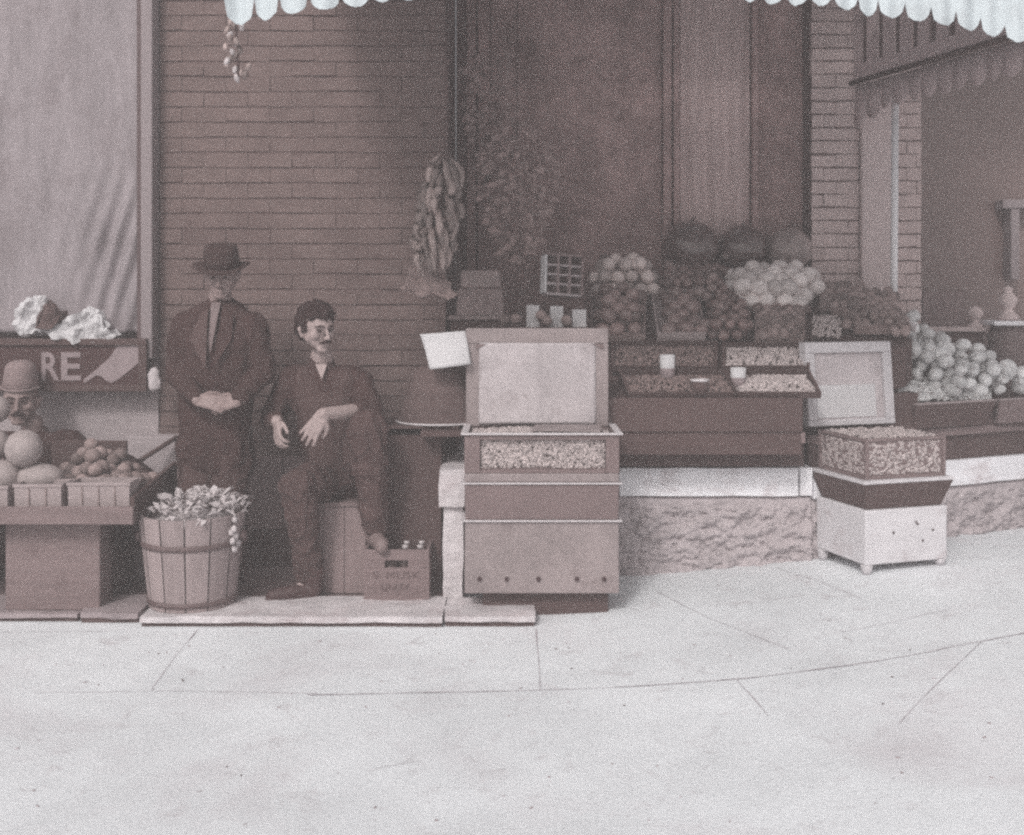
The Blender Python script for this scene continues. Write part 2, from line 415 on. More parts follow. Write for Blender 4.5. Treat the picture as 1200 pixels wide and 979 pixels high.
mb = MB(); mb.box((x0b, WY, 1.2), (x1b, WY+.02, 3.6)); mb.build('backing', 'trim_dark', t)
mb = MB(); mb.box((x0b, WY-.002, .02), (W(187, 0, WY).x-.004, WY+.2, 1.13)); mb.build('apron', 'white_board', t, bevel=.004)
# sign
SY = 6.02
a0, a1 = W(-150, 459, SY), W(173, 397, SY)
t = empty('painted_sign', (a0.x, SY, a0.z), 'dark board sign with pale capital letters and a painted pointing hand', 'sign')
fbox('board', (a0.x, SY, a0.z+.02), (a1.x, SY+.04, a1.z-.02), 'sign', t)
mb = MB()
mb.box((a0.x, SY-.02, a1.z-.035), (a1.x, SY+.04, a1.z)); mb.box((a0.x, SY-.02, a0.z), (a1.x, SY+.04, a0.z+.035)); mb.box((a1.x-.045, SY-.019, a0.z+.036), (a1.x, SY+.04, a1.z-.036))
mb.build('frame', 'wood_dark', t, bevel=.004)
def letter_mesh(txt, size, width, name, m, parent, loc, bold=.01, rot=(math.pi/2, 0, 0)):
    cu = bpy.data.curves.new(name, 'FONT'); cu.body = txt; cu.size = size; cu.extrude = .002; cu.offset = bold
    o = bpy.data.objects.new('tmp', cu); COL.objects.link(o)
    dg = bpy.context.evaluated_depsgraph_get(); dg.update()
    me = bpy.data.meshes.new_from_object(o.evaluated_get(dg)); bpy.data.objects.remove(o)
    xs_ = [v.co.x for v in me.vertices]; ys_ = [v.co.y for v in me.vertices]
    k = width/(max(xs_)-min(xs_)); x0 = min(xs_); y0 = min(ys_); ky = size/(max(ys_)-y0)
    for v in me.vertices: v.co = V(((v.co.x-x0)*k, (v.co.y-y0)*ky, v.co.z))
    me.transform(Euler(rot).to_matrix().to_4x4()); me.materials.clear(); me.materials.append(M[m])
    ob = bpy.data.objects.new(name, me); COL.objects.link(ob); ob.parent = parent; ob.location = V(loc)-origin(parent)
    return ob
p = W(49, 446, SY); letter_mesh('R', 33*SY/F, 21*SY/F, 'letter', 'sign_paint', t, (p.x, SY-.003, p.z), .003)
p = W(72, 446, SY); letter_mesh('E', 33*SY/F, 23*SY/F, 'letter', 'sign_paint', t, (p.x, SY-.003, p.z), .003)
hand_px = [(98,445),(112,434),(128,420),(139,404),(168,402),(164,424),(150,436),(140,444),(131,449),(124,446),(119,441),(113,440),(104,446),(99,449)]
MB().prism([W(x, y, SY)+V((0, -.004, 0)) for x, y in hand_px], (0, .003, 0)).build('pointing_hand', 'sign_paint', t)
# crumpled papers on the sign
def crumple(name, pts, depth, label, seed, m='paper', cat='paper', Y=6.0, amp=.05):
    mb = MB(); mb.prism([W(x, y, Y) for x, y in pts], (0, depth, 0))
    bmesh.ops.triangulate(mb.b, faces=mb.b.faces[:]); mb.cut(3)
    mb.rough(amp, 11, seed); return tag(mb.build(name, m), label, cat)
crumple('crumpled_paper', [(13,390),(20,365),(30,350),(42,347),(50,355),(54,365),(48,376),(46,388),(30,392)], .10, 'peaked crumple of white paper at the left end of the sign top', 3)
crumple('crumpled_paper', [(48,388),(66,378),(86,372),(98,366),(112,364),(120,372),(121,386),(136,393),(128,406),(118,402),(98,400),(80,399),(60,392)], .12, 'long spread of crumpled white paper hanging over the right of the sign top', 8)
crumple('withered_bunch', [(43,384),(46,370),(52,362),(54,352),(60,362),(64,372),(72,366),(66,380),(60,386)], .06, 'dark withered bunch of leaves between the papers on the sign', 5, 'rope', 'leaves', 5.97, .03)
MB().ell(W(182, 447, 5.95), (.045, .03, .068)).rough(.04, 12, 2).build('paper_bag', 'lid_panel'); tag(bpy.data.objects['paper_bag'], 'small rounded white bag hanging beside the right end of the sign', 'bag')
# panel under the sign, lower boards and plinth
t = empty('cellar_hatch', (W(250, 0, 5.98).x, 5.98, .04), 'low boarded cellar front, whitewashed at left and grey to the right, behind the men', 'cellar front')
a, c = W(148, 600, 5.98), W(206, 512, 5.98)
fbox('white_panel', (a.x, 5.98, .24), (c.x, 6.10, c.z), 'white_board', t)
a, c = W(207, 600, 5.98), W(455, 538, 5.98)
mb = MB(); n = 6
for i in range(n):
    xa = a.x+(c.x-a.x)*i/n; mb.box((xa+.002, 5.98+.004*(i % 2), .24), (xa+(c.x-a.x)/n-.002, 6.10, c.z))
mb.build('boards', 'grey_board', t, bevel=.003)
fbox('dark_base', (W(148, 0, 5.98).x, 5.99, .03), (c.x, 6.1, .238), 'wood_dark', t)
# dark stick
mb = MB(); mb.tube([W(150, 549, 5.8), W(208, 512, 5.95)], .013, 8)
tag(mb.build('pole', 'wood_dark'), 'thin dark pole leaning from the peach tray up to the whitewashed panel', 'pole')
# ---------------------------------------------------------------- shop recess
BY = 7.15
t = empty('shop_building', (1, BY, 0), 'deep dark shop front with a pale cloth-hung doorway behind the fruit display', 'shop front')
def wob(u, v, x0, x1, z0, z1, y, a, sx, sz):
    x = x0+(x1-x0)*u; z = z0+(z1-z0)*v
    return (x, y+a*math.sin(x*sx+.6*math.sin(z*sz)), z)
xa, xb = W(548, 0, BY).x, W(788, 0, BY).x
fbox('back_wall', (XL, BY+.1, 0), (W(1010, 0, BY).x, BY+.2, 3.7), 'recess', t, 0)
fbox('window_pane', (W(560, 0, BY).x, BY+.03, 1.2), (W(776, 0, BY).x, BY+.05, 3.5), 'recess', t, 0)
mb = MB()
for x in (552, 782): mb.box((W(x-5, 0, BY).x, BY-.02, 1.1), (W(x+5, 0, BY).x, BY+.08, 3.6))
mb.build('window_frame', 'recess', t, bevel=.004)
mb = MB()
for x in (792, 884, 948):
    mb.box((W(x-3.5, 0, BY).x, BY-.04, .5), (W(x+3.5, 0, BY).x, BY+.08, 3.6))
mb.build('door_frame', 'recess', t, bevel=.006)
x0c, x1c = W(797, 0, BY).x, W(879, 0, BY).x
MB().sheet(lambda u, v: wob(u, v, x0c, x1c, 1.2, 3.6, BY, .014, 47, 3), 90, 30, (0, .02, 0)).build('door_cloth', 'curtain', t)
fbox('side_panel', (W(889, 0, BY).x, BY+.02, 1.0), (W(943, 0, BY).x, BY+.06, 3.6), 'recess', t)
fbox('upper_wall', (XL-.1, 6.16, 3.605), (9, 6.36, 7.5), 'brick', t, 0)
tu = empty('upper_facade', (-3, 6.2, 3.7), 'plain brick upper facade above the awning on the left', 'wall')
fbox('facade', (-9, 6.16, 3.605), (XL-.105, 6.4, 7.5), 'brick', tu, 0)
PY_ = 6.95
t = empty('brick_pier', (W(978, 0, PY_).x, PY_, 0), 'pale brick pier rising right of the three watermelons', 'pier')
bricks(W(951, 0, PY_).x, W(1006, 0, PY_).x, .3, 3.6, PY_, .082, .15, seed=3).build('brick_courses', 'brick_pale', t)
mb = MB(); mb.box((W(951, 0, PY_).x, PY_, 0), (W(1006, 0, PY_).x, PY_+.3, 3.6)); mb.build('pier_core', 'mortar', t)
t = empty('stone_pilaster', (W(1025, 0, PY_).x, PY_, 0), 'smooth pale stone pilaster between the brick pier and the thin white pole', 'pilaster')
fbox('shaft', (W(1007, 0, PY_).x, PY_-.05, 0), (W(1049, 0, PY_).x, PY_+.3, 3.6), 'stone', t, .01)
t = empty('brick_return', (W(1066, 0, PY_).x, PY_, 0), 'narrow brick strip right of the thin white pole, edging the dark window', 'pier')
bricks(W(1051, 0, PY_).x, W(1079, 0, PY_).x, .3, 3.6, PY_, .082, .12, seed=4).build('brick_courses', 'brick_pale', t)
mb = MB(); mb.box((W(1051, 0, PY_).x, PY_, 0), (W(1079, 0, PY_).x, PY_+.3, 3.6)); mb.build('strip_core', 'mortar', t)
p = W(1047, 366, 6.6)
mb = MB(); mb.tube([(p.x, 6.6, 1.1), (p.x+.01, 6.6, 2.62)], .021, 14); mb.ell((p.x+.01, 6.6, 2.63), .03)
tag(mb.build('white_pole', 'pole'), 'thin white upright pole standing against the stone pilaster', 'pole')
# dark window to the right with railing and posts in front
t = empty('dark_window', (3.2, 7.3, 1), 'large dark shop window at far right with faint reflections', 'window')
fbox('pane', (W(1080, 0, 7.6).x-.08, 7.60, .6), (8.5, 7.62, 3.6), 'glass', t, 0)
fbox('reflection_bar', (W(1182, 0, 7.5).x, 7.46, 1.58), (W(1192, 0, 7.5).x, 7.58, 2.05), 'trim', t, .006)  # pale upright stands in for a reflection in the pane
fbox('reflection_head', (W(1172, 0, 7.5).x, 7.45, 2.052), (W(1215, 0, 7.5).x, 7.58, 2.11), 'trim', t, .006)  # top of the same built reflection
fbox('inner_panel', (W(1082, 0, 7.5).x, 7.50, 1.0), (W(1130, 0, 7.5).x, 7.56, W(0, 342, 7.5).z), 'grey_board', t, .004)
t = empty('low_railing', (3.1, 6.95, .9), 'low dark railing with a pale cap and small ball finial before the dark window', 'railing')
p0, p1 = W(1082, 386, 7.2), W(1152, 386, 7.2)
fbox('top_rail', (p0.x, 7.15, p0.z-.015), (p1.x, 7.27, p0.z+.015), 'stone', t, .006)
fbox('rail_panel', (p0.x, 7.18, .5), (p1.x, 7.24, p0.z-.016), 'dark', t, .004)
p = W(1143, 384, 7.2)
MB().lathe(p, [(0, 0), (.05, 0), (.05, .02), (.02, .035), (.025, .05), (.048, .075), (.05, .1), (.03, .13), (0, .14)]).build('finial', 'stone', t)
t = empty('newel_post', (W(1180, 0, 6.8).x, 6.8, .5), 'stout turned stone newel post with an urn finial at the right edge', 'post')
p = W(1181, 376, 7.15)
MB().lathe((p.x, 7.15, .4), [(0, 0), (.12, 0), (.12, .5), (.115, .62), (.13, .66), (.115, .70), (.13, .74), (.115, .78), (.13, .82), (.10, .86), (.10, p.z-.43), (0, p.z-.43)]).build('drum', 'iron', t)
fbox('cap', (p.x-.15, 7.0, p.z-.028), (p.x+.15, 7.3, p.z), 'ledge_top', t, .008)
MB().lathe(p, [(0, .001), (.06, .001), (.065, .03), (.035, .06), (.03, .08), (.055, .11), (.06, .14), (.03, .17), (.025, .19), (.035, .205), (0, .22)]).build('finial', 'stone', t)
# ---------------------------------------------------------------- stone ledge
LY = 5.87
t = empty('stone_ledge', (1.5, LY, 0), 'pale rock-faced stone ledge under the fruit stand', 'ledge')
TH = R(25); A2 = V((1.56, 5.88, 0))
def RT(u, q, z): return A2+V((u*math.cos(TH)-q*math.sin(TH), u*math.sin(TH)+q*math.cos(TH), z))
mb = MB()
xx = [-.32, W(725, 0, LY).x, W(935, 0, LY).x, 1.56]
for xa, xb in zip(xx, xx[1:]): mb.box((xa+.003, LY-.03, .44), (xb-.003, 7.1, .585))
for u0, u1 in ((.006, .75), (.756, 1.8), (1.806, 5)):
    mb.hexa([RT(u0, -.03, .42), RT(u1, -.03, .42), RT(u1, .95, .42), RT(u0, .95, .42)], [RT(u0, -.03, .56), RT(u1, -.03, .56), RT(u1, .95, .56), RT(u0, .95, .56)])
mb.cut(3); mb.rough(.007, 7, 3); mb.build('cap_stones', 'ledge_top', t)
def pit(a_, z):
    return .035*noise.fractal(V((a_*8, z*14, 0)), .7, 2.2, 6)+.018*noise.noise(V((a_*34, z*60, 4)))
def rockf(u, v):
    x = -.315+1.87*u; z = -.05+.48*v; e = min(1, min(v, 1-v)*9)
    return (x, LY-.005-.022*e-pit(x, z)*e, z)
MB().sheet(rockf, 240, 60, (0, .3, 0)).build('rock_face', 'ledge_rock', t)
def rockr(u, v):
    x = 3.4*u; z = -.05+.46*v; e = min(1, min(v, 1-v)*9)
    return RT(x, -.005-.022*e-pit(x+5, z)*e, z)
MB().sheet(rockr, 340, 50, (RT(0, .3, 0)-RT(0, 0, 0))).build('rock_face', 'ledge_rock', t)
t = empty('stone_post', (-.28, 5.4, .04), 'pale squared stone end post just left of the large peanut chest', 'post')
mb = MB(); mb.box((-.325, 5.36, .04), (-.232, 5.82, .48)); mb.cut(3); mb.rough(.012, 7, 9); mb.build('shaft', 'slab', t)
mb = MB(); mb.box((-.345, 5.33, .482), (-.225, 5.82, .655)); mb.cut(3); mb.rough(.01, 7, 10); mb.build('cap_block', 'slab', t)
# ---------------------------------------------------------------- awnings
AY = 4.3
tips = [(255, 24), (275, 26), (312, 25), (355, 16), (385, 12), (425, 8), (450, 3), (560, -4), (700, -6), (850, -1), (930, 5), (1000, 14), (1047, 21), (1100, 29), (1130, 35), (1200, 50), (1300, 74), (1600, 150)]
def tipy(px):
    for (a_, ya), (c_, yc) in zip(tips, tips[1:]):
        if px <= c_: return ya+(yc-ya)*(px-a_)/(c_-a_)
    return tips[-1][1]
t = empty('shop_awning', (.5, AY, 3), 'big white canvas awning with a scalloped valance spanning the top of the view', 'awning')
mb = MB(); px = 263.0; bot = []
while px < 1400:
    w_ = (33 if px < 420 else 28.2)*random.uniform(.88, 1.12); jit = random.uniform(-2.2, 1.6)
    for k in range(12):
        u = k/12.0
        dep = 22 if px > 900 else 26
        sc = max(0, math.sin(math.pi*u))**.3
        bot.append((px+w_*u, tipy(px+w_/2)+jit-dep*(1-sc)+random.uniform(-.7, .7)))
    px += w_
vts = []
for i, (x, y) in enumerate(bot):
    p = W(x, y, AY); yy = AY+.018*math.sin(x*.05)+.01*math.sin(x*.21)
    vts.append([mb.b.verts.new((p.x, yy+.004*k2, p.z+(2.95-p.z)*k2/4)) for k2 in range(5)])
    vts[-1] += [mb.b.verts.new((p.x, yy+.002+.004*k2, p.z+(2.95-p.z)*k2/4)) for k2 in range(5)]
for a_, c_ in zip(vts, vts[1:]):
    for k in range(4):
        mb.b.faces.new((a_[k], c_[k], c_[k+1], a_[k+1])); mb.b.faces.new((a_[5+k], a_[6+k], c_[6+k], c_[5+k]))
    mb.b.faces.new((a_[0], a_[5], c_[5], c_[0]))
mb.build('valance', 'canvas', t)
xl_, xr_ = W(263, 0, AY).x, W(1400, 0, AY).x
MB().sheet(lambda u, v: (xl_+(xr_-xl_)*u, AY+(6.14-AY)*v, 2.952+.62*v-.03*math.sin(math.pi*v)), 20, 8, (0, 0, .006)).build('canopy', 'canvas', t)
mb = MB(); mb.tube([(xl_, AY+.02, 2.93), (xr_, AY+.02, 2.93)], .016, 8)
mb.build('front_bar', 'iron', t)
# side awning to the right
t = empty('side_awning', (W(1000, 0, 6.9).x, 6.9, 2.7), 'grey striped side awning with scalloped edge on a sloping rod at upper right', 'awning')
q0, q1 = W(1001, 97, 6.85), W(1290, 28, 5.1)
q1 = V((q1.x, 5.1, q0.z+.0))
d = q1-q0; nrm = V((-d.y, d.x, 0)).normalized()
if nrm.y > 0: nrm = -nrm
mb = MB(); mb.tube([q0-d*.02, q1], .017, 8); mb.build('rod', 'wood_dark', t)
mb = MB(); N_ = 200; prev = None; cnt = 15
for i in range(N_+1):
    u = i/N_; ph = (u*cnt) % 1
    dep = .125+.075*max(0, math.sin(math.pi*ph))**.5+.10*max(0, 1-u*6)
    p = q0+d*u
    row = [p-nrm*.012-V((0, 0, .02)), p-V((0, 0, dep))+nrm*.012*math.sin(u*40), p-V((0, 0, dep))+nrm*(.012*math.sin(u*40)-.006), p-nrm*.018-V((0, 0, .02))]
    row = [mb.b.verts.new(r_) for r_ in row]
    if prev:
        for k in range(4): mb.b.faces.new((prev[k], row[k], row[(k+1) % 4], prev[(k+1) % 4]))
    prev = row
mb.build('side_valance', 'flap', t, smooth=True)
mb = MB(); prev = None; ns = 60
for i in range(ns):
    a_, c_ = q0+d*(i/ns), q0+d*((i+1)/ns)
    lo = .10
    mi = 1 if (i % 5) in (2, 3) and i > 1 else 0
    off = V((0, 0, 0)) if mi == 0 else nrm*-.02
    mb.hexa([a_+off+V((0, 0, lo)), c_+off+V((0, 0, lo)), c_+off+V((0, 0, lo))-nrm*.01, a_+off+V((0, 0, lo))-nrm*.01],
            [a_+off+V((0, 0, .75)), c_+off+V((0, 0, .75)), c_+off+V((0, 0, .75))-nrm*.01, a_+off+V((0, 0, .75))-nrm*.01], mi)
mb.build('striped_flap', ['flap', 'flap_dark'], t)
mb = MB(); mb.hexa([q0+V((0, 0, .018)), q1+V((0, 0, .018)), q1-nrm*.012+V((0, 0, .018)), q0-nrm*.012+V((0, 0, .018))],
                   [q0+V((0, 0, .099)), q1+V((0, 0, .099)), q1-nrm*.012+V((0, 0, .099)), q0-nrm*.012+V((0, 0, .099))])
mb.build('flap_band', 'flap', t)
# ---------------------------------------------------------------- hanging string of bulbs and bananas
t = empty('string_of_bulbs', W(275, 10, 4.45), 'short hanging string of dried bulbs at the left tip of the awning', 'string of bulbs')
mb = MB(); mb.tube([W(277, -40, 4.42), W(276, 20, 4.45), W(280, 90, 4.45)], .005, 6); mb.build('cord', 'rope', t)
for i in range(22):
    k = i/21.; x = 277+random.uniform(-9, 9)-4*math.sin(k*3); y = 22+70*k
    rot = Euler((random.uniform(-.6, .6), random.uniform(-.6, .6), 0)).to_matrix()
    m_ = MB(); m_.ell(W(x+(8 if k > .8 else 0), y, 4.45+random.uniform(-.03, .03)), (.011, .011, .019), rot); m_.build('bulb', 'husk' if i % 3 == 0 else 'banana', t)
t = empty('banana_bunch', W(515, 185, 5.6), 'large bunch of bananas hanging from a rope against the brick wall', 'bananas')
mb = MB(); mb.tube([W(523, -20, 5.6), W(523, 180, 5.6)], .008, 8); mb.build('rope', 'rope', t)
mb = MB(); mb.tube([W(523, 178, 5.6), W(516, 230, 5.6), W(508, 320, 5.6)], [.02, .028, .02], 10); mb.build('stalk', 'rope', t)
for r_ in range(6):
    nb = 8
    for k in range(nb):
        a_ = -math.pi*.12+k*math.pi*1.24/(nb-1)+random.uniform(-.16, .16)+(.2 if r_ % 2 else 0)
        cx, cy = 520-r_*2.5, 186+r_*19
        rad = random.uniform(.055, .10)*(.75 if r_ in (0, 5) else 1)
        base = W(cx, cy, 5.6)+V((0, 0, random.uniform(-.02, .02)))
        dr = V((math.cos(a_), -math.sin(a_), 0)); tw = V((-dr.y, dr.x, 0))*random.uniform(-.04, .04)
        L_ = random.uniform(.15, .21)
        pts = []
        for q in range(8):
            s_ = q/7.
            pts.append(base+dr*(.02+rad*math.sin(s_*2.5))+tw*s_+V((0, 0, -L_*s_**1.25)))
        m_ = MB(); m_.tube(pts, [.006, .010, .0165, .0195, .0195, .017, .011, .004], 7); m_.build('banana', 'banana', t)
t_h = t
crumple('paper_tuft', [(478,322),(490,310),(505,318),(520,330),(538,345),(525,352),(505,344),(485,346),(472,338)], .08, 'pale ragged tuft of wrapping straw below the banana bunch', 4, 'splint_dark', 'straw', 5.62, .05)
def leafy(px, py, w_, h_, Y, n, label, m, seed):
    rr_ = random.Random(seed); t_ = empty('hanging_bunch', W(px, py, Y), label, 'hanging produce')
    mb = MB(); mb.tube([W(px, -30, Y), W(px, py+h_*.3, Y)], .005, 6); mb.build('cord', 'rope', t_)
    mb = MB()
    for i in range(n):
        a_ = rr_.uniform(-1, 1); v_ = rr_.random(); c = W(px+a_*w_*.5*math.sin(math.pi*(.15+.8*v_)), py+v_*h_, Y+rr_.uniform(-.09, .09))
        d_ = V((a_*.8+rr_.uniform(-.5, .5), rr_.uniform(-.6, .6), rr_.uniform(-1, .1))).normalized()*rr_.uniform(.04, .09)
        sd = d_.cross(V((0, 1, 0))).normalized()*rr_.uniform(.012, .024)
        mb.prism([c, c+d_*.5+sd, c+d_, c+d_*.5-sd], (0, .004, 0))
    mb.build('leaves', m, t_)
leafy(606, 150, 86, 150, 6.45, 260, 'dim ragged bunch of dried greens hanging in the shade right of the bananas', 'leaf_dim', 1)
leafy(575, 60, 60, 150, 6.6, 180, 'dim bunch of dried greens hanging higher in the dark recess', 'leaf_dim', 2)
# ---------------------------------------------------------------- fruit display bed
B_ = .5
def PY(py): return 3.35/(B_+(py-342)/F)
def P(px, py, h=0.0):
    Y = PY(py); p = W(px, py, Y); return p+NRM*h
NRM = V((0, -B_, 1)).normalized()
t = empty('fruit_stand', (1.6, 5.7, .6), 'long sloping dark wooden fruit stand set on the stone ledge', 'fruit stand')
b2 = .62; ZA = .885
def RN(): 
    i = V((-math.sin(TH), math.cos(TH), 0)); return (V((0, 0, 1))-i*b2).normalized()
NR = RN()
def P2(px, py, h=0.0):
    d = V(((px-600)/F, 1, (342-py)/F)); o = V((0, 0, 1.5)); q = RT(0, -.04, ZA)
    k = (q-o).dot(NR)/d.dot(NR); return o+d*k+NR*h
outline = [(691, 474), (940, 474), (940, 426), (1062, 400), (1070, 391), (955, 334), (691, 327)]
mb = MB(); mb.prism([P(x, y)-NRM*.035 for x, y in outline], (0, 0, -.22)); mb.build('sloping_bed', 'wood_dark', t)
f0 = P(690, 470)
fbox('front_board', (f0.x, 5.585, .805), (W(940, 0, 5.6).x, 5.61, .972), 'dark', t)
fbox('front_ledge', (f0.x-.02, 5.60, .745), (W(944, 0, 5.6).x, 5.72, .80), 'wood', t)
fbox('base_panel', (f0.x-.05, 5.73, .612), (W(944, 0, 5.7).x, 5.78, .743), 'dark', t)
def rbox(name, u0, q0_, z0_, u1, q1_, z1_, m, par):
    mb = MB(); mb.hexa([RT(u0, q0_, z0_), RT(u1, q0_, z0_), RT(u1, q1_, z0_), RT(u0, q1_, z0_)], [RT(u0, q0_, z1_), RT(u1, q0_, z1_), RT(u1, q1_, z1_), RT(u0, q1_, z1_)]); return mb.build(name, m, par, bevel=.004)
rbox('wing_ledge', .02, -.03, .70, 3.4, .06, .745, 'wood', t)
rbox('wing_panel', .02, .0, .562, 3.4, .05, .699, 'dark', t)
rbox('wing_support', .1, .10, .562, 3.4, .5, .80, 'wood_dark', t)
wo = [(1045, 470), (1400, 470), (1400, 462), (1200, 452), (1075, 392), (1045, 392)]
mb = MB(); mb.prism([P2(x, y)-NR*.03 for x, y in wo], (0, 0, -.12)); mb.build('wing_bed', 'wood_dark', t)
fbox('inner_support', (f0.x, 6.1, .60), (2.2, 6.9, .95), 'dark', t)
fbox('counter', (W(548, 0, 6.0).x, 6.0, .60), (f0.x-.01, 6.6, 1.245), 'wood_dark', t)
mb = MB(); mb.hexa([P(952, 336, .0), P(1072, 390, .0), P(1074, 386, .0), P(954, 331, .0)], [P(952, 336, .03), P(1072, 390, .03), P(1074, 386, .03), P(954, 331, .03)])
mb.build('edge_rail', 'tin_edge', t)
def tray(name, pxa, pya, pxb, pyb, wall, label, cat, m='wood_dark', th=.012, group=None, skew=0, base=0.0):
    """open crate lying on the sloping bed; pya upper edge, pyb lower edge"""
    A, Bq, C, D = P(pxa-skew, pyb, base), P(pxb-skew, pyb, base), P(pxb, pya, base), P(pxa, pya, base)
    t_ = empty(name, (A+C)/2, label, cat, group)
    n = NRM
    mb = MB(); mb.hexa([A, Bq, C, D], [A+n*.006, Bq+n*.006, C+n*.006, D+n*.006]); mb.build('bottom', m, t_)
    cen = (A+Bq+C+D)/4
    for p0, p1 in ((A, Bq), (Bq, C), (C, D), (D, A)):
        i0 = p0+(cen-p0).normalized()*th*1.4; i1 = p1+(cen-p1).normalized()*th*1.4
        mb = MB(); mb.hexa([p0+n*.0065, p1+n*.0065, i1+n*.0065, i0+n*.0065], [p0+n*wall, p1+n*wall, i1+n*wall, i0+n*wall]); mb.build('side_board', m, t_)
    return t_
def nuts(parent, pxa, pya, pxb, pyb, n, r, m, h=.012, name='nuts', hump=.015, skew=0, PF=None):
    mb = MB()
    for i in range(n):
        u, v = random.random(), random.random()
        px = pxa+(pxb-pxa)*u-skew*v; py = pya+(pyb-pya)*v
        p = (PF or P)(px, py, h+random.uniform(0, .008)+hump*math.sin(math.pi*u)*math.sin(math.pi*v))
        mb.ell(p, (r*random.uniform(1.1, 1.7), r, r*.8), Euler((random.random()*6, random.random()*6, random.random()*6)).to_matrix(), sub=1)
    return tag(mb.build(name, m, parent), kind='stuff')
def loose(name, label, cat, pts, n, r, m):
    pass
# trays of nuts (things) with their nuts (stuff, resting in them: own top level objects)
def nut_tray(args, trl, nl, n, r, m, **k):
    pxa, pya, pxb, pyb = args
    tray('nut_tray', pxa, pya, pxb, pyb, k.get('wall', .035), trl, 'tray', skew=k.get('skew', 0))
    o = nuts(None, pxa+5, pya+4, pxb-5, pyb-3, n, r, m, skew=k.get('skew', 0)); o.name = 'nuts'; tag(o, nl, 'nuts')
nut_tray((724, 440, 852, 467), 'front tray of dark nuts at the left of the stand, cup and card in it', 'dark shelled nuts filling the front left tray', 800, .008, 'nut_dark', skew=-12)
nut_tray((846, 440, 948, 467), 'front tray of pale peanuts beside the small upright chest lid', 'pale peanuts heaped in the front tray behind the second price card', 600, .009, 'nut', skew=-14)
nut_tray((716, 406, 840, 436), 'second row tray of mixed nuts behind the taller price card', 'mixed nuts in the second row tray behind the taller card', 700, .009, 'nut_dark')
nut_tray((846, 408, 948, 436), 'second row tray of pale nuts behind the shorter price card', 'mixed pale nuts in the second row tray behind the shorter card', 500, .01, 'nut')
# price cards and cup
def card(px0, py0, px1, py1, label):
    p0 = P((px0+px1)/2, py1); w_ = (px1-px0)*p0.y/F/2; h_ = (py1-py0)*p0.y/F
    t_ = empty('tin_measure', p0, label, 'measuring cup')
    MB().lathe((0, 0, 0), [(0, 0), (w_*.94, 0), (w_*.97, h_*.5)], 20).build('lower_band', 'sign_paint', t_, local=True)
    MB().lathe((0, 0, 0), [(w_*.975, h_*.5), (w_, h_), (w_*.9, h_), (w_*.86, h_*.5), (0, h_*.5)], 20).build('upper_band', 'paper', t_, local=True)
card(773, 416, 791, 447, 'taller cylindrical white measure standing in the dark nuts')
card(856, 431, 874, 454, 'shorter white cylindrical measure at the divider of the peanut tray')
p = P(820, 464); tcup = empty('measuring_cup', p, 'small dark round measuring cup with pale rim in the front nut tray', 'cup')
MB().lathe((0, 0, 0), [(0, 0), (.042, 0), (.045, .075), (.040, .076), (.037, .012), (0, .012)]).build('cup_body', 'wood_dark', tcup, local=True)
MB().lathe((0, 0, .073), [(.039, 0), (.047, 0), (.047, .010), (.039, .010), (.039, 0)]).build('rim', 'tin_edge', tcup, local=True)
# ------------------------------------------------ fruit: prototypes then copies
def fruit_mesh(name, r, m, sy=1.0, sz=.95, dimple=True, seed=0, knob=False):
    mb = MB(); mb.ell((0, 0, 0), (r, r*sy, r*sz), sub=3)
    for v in mb.b.verts:
        q = v.co/r
        v.co *= 1+.04*noise.noise(q*1.3+V((seed, 0, 0)))
        if dimple and abs(q.x) < .4 and abs(q.y) < .4: v.co.z -= math.copysign(r*.12*max(0, 1-(q.x*q.x+q.y*q.y)*6), q.z)
        if knob and q.z > .75: v.co.z += (q.z-.75)*r*1.6
    mb.b.normal_update()
    me_ob = mb.build(name, m); COL.objects.unlink(me_ob); return me_ob.data
def put(mesh, name, loc, label, cat, group, s=1.0, rot=None):
    o = bpy.data.objects.new(name, mesh); COL.objects.link(o)
    o.location = loc; o.scale = (s, s*random.uniform(.94, 1.05), s*random.uniform(.94, 1.04))
    o.rotation_euler = rot if rot else (random.uniform(-.9, .9), random.uniform(-.9, .9), random.uniform(0, 6.3))
    return tag(o, label, cat, group)
def heap(mesh, name, r, pxa, pya, pxb, pyb, label, cat, group, layers=2, base=.01, step=None, inside=None, hump=0.0, jit=.25, scl=(.88, 1.08)):
    a, c = P(pxa, pyb), P(pxb, pya)
    step = step or 2*r*.97
    u0, u1 = a.x, c.x; v0 = 0; v1 = math.hypot(c.y-a.y, c.z-a.z)
    vd = V((0, c.y-a.y, c.z-a.z)).normalized()
    lst = []
    for l in range(layers):
        ins = l*r*.9; n = 0
        v = v0+r*.8+ins
        row = 0
        while v < v1-r*.5-ins*.7:
            # x offset follows the perspective of the pixel rectangle
            Yh = a.y+(c.y-a.y)*v/v1
            xa, xb = (pxa-600)*Yh/F, (pxb-600)*Yh/F
            x = xa+r+ins+(row % 2)*r
            while x < xb-r*.6-ins:
                u_ = (x-xa)/max(.01, xb-xa); hh = hump*math.sin(math.pi*min(1, max(0, u_)))*math.sin(math.pi*v/v1)
                p = V((x, a.y, a.z))+vd*v+NRM*(base+r+l*r*1.45+hh)
                p += V((random.uniform(-jit, jit)*r, random.uniform(-jit, jit)*r, random.uniform(-jit, jit)*r*.6))
                pyy = 342+(1.5-p.z)*F/p.y; pxx = 600+p.x*F/p.y
                if inside is None or inside(pxx, pyy): lst.append(p)
                x += step
            v += step*.9; row += 1
    for p in lst: put(mesh, name, p, label, cat, group, random.uniform(*scl))
    return len(lst)
m_or = fruit_mesh('orange', .043, 'orange', seed=1)
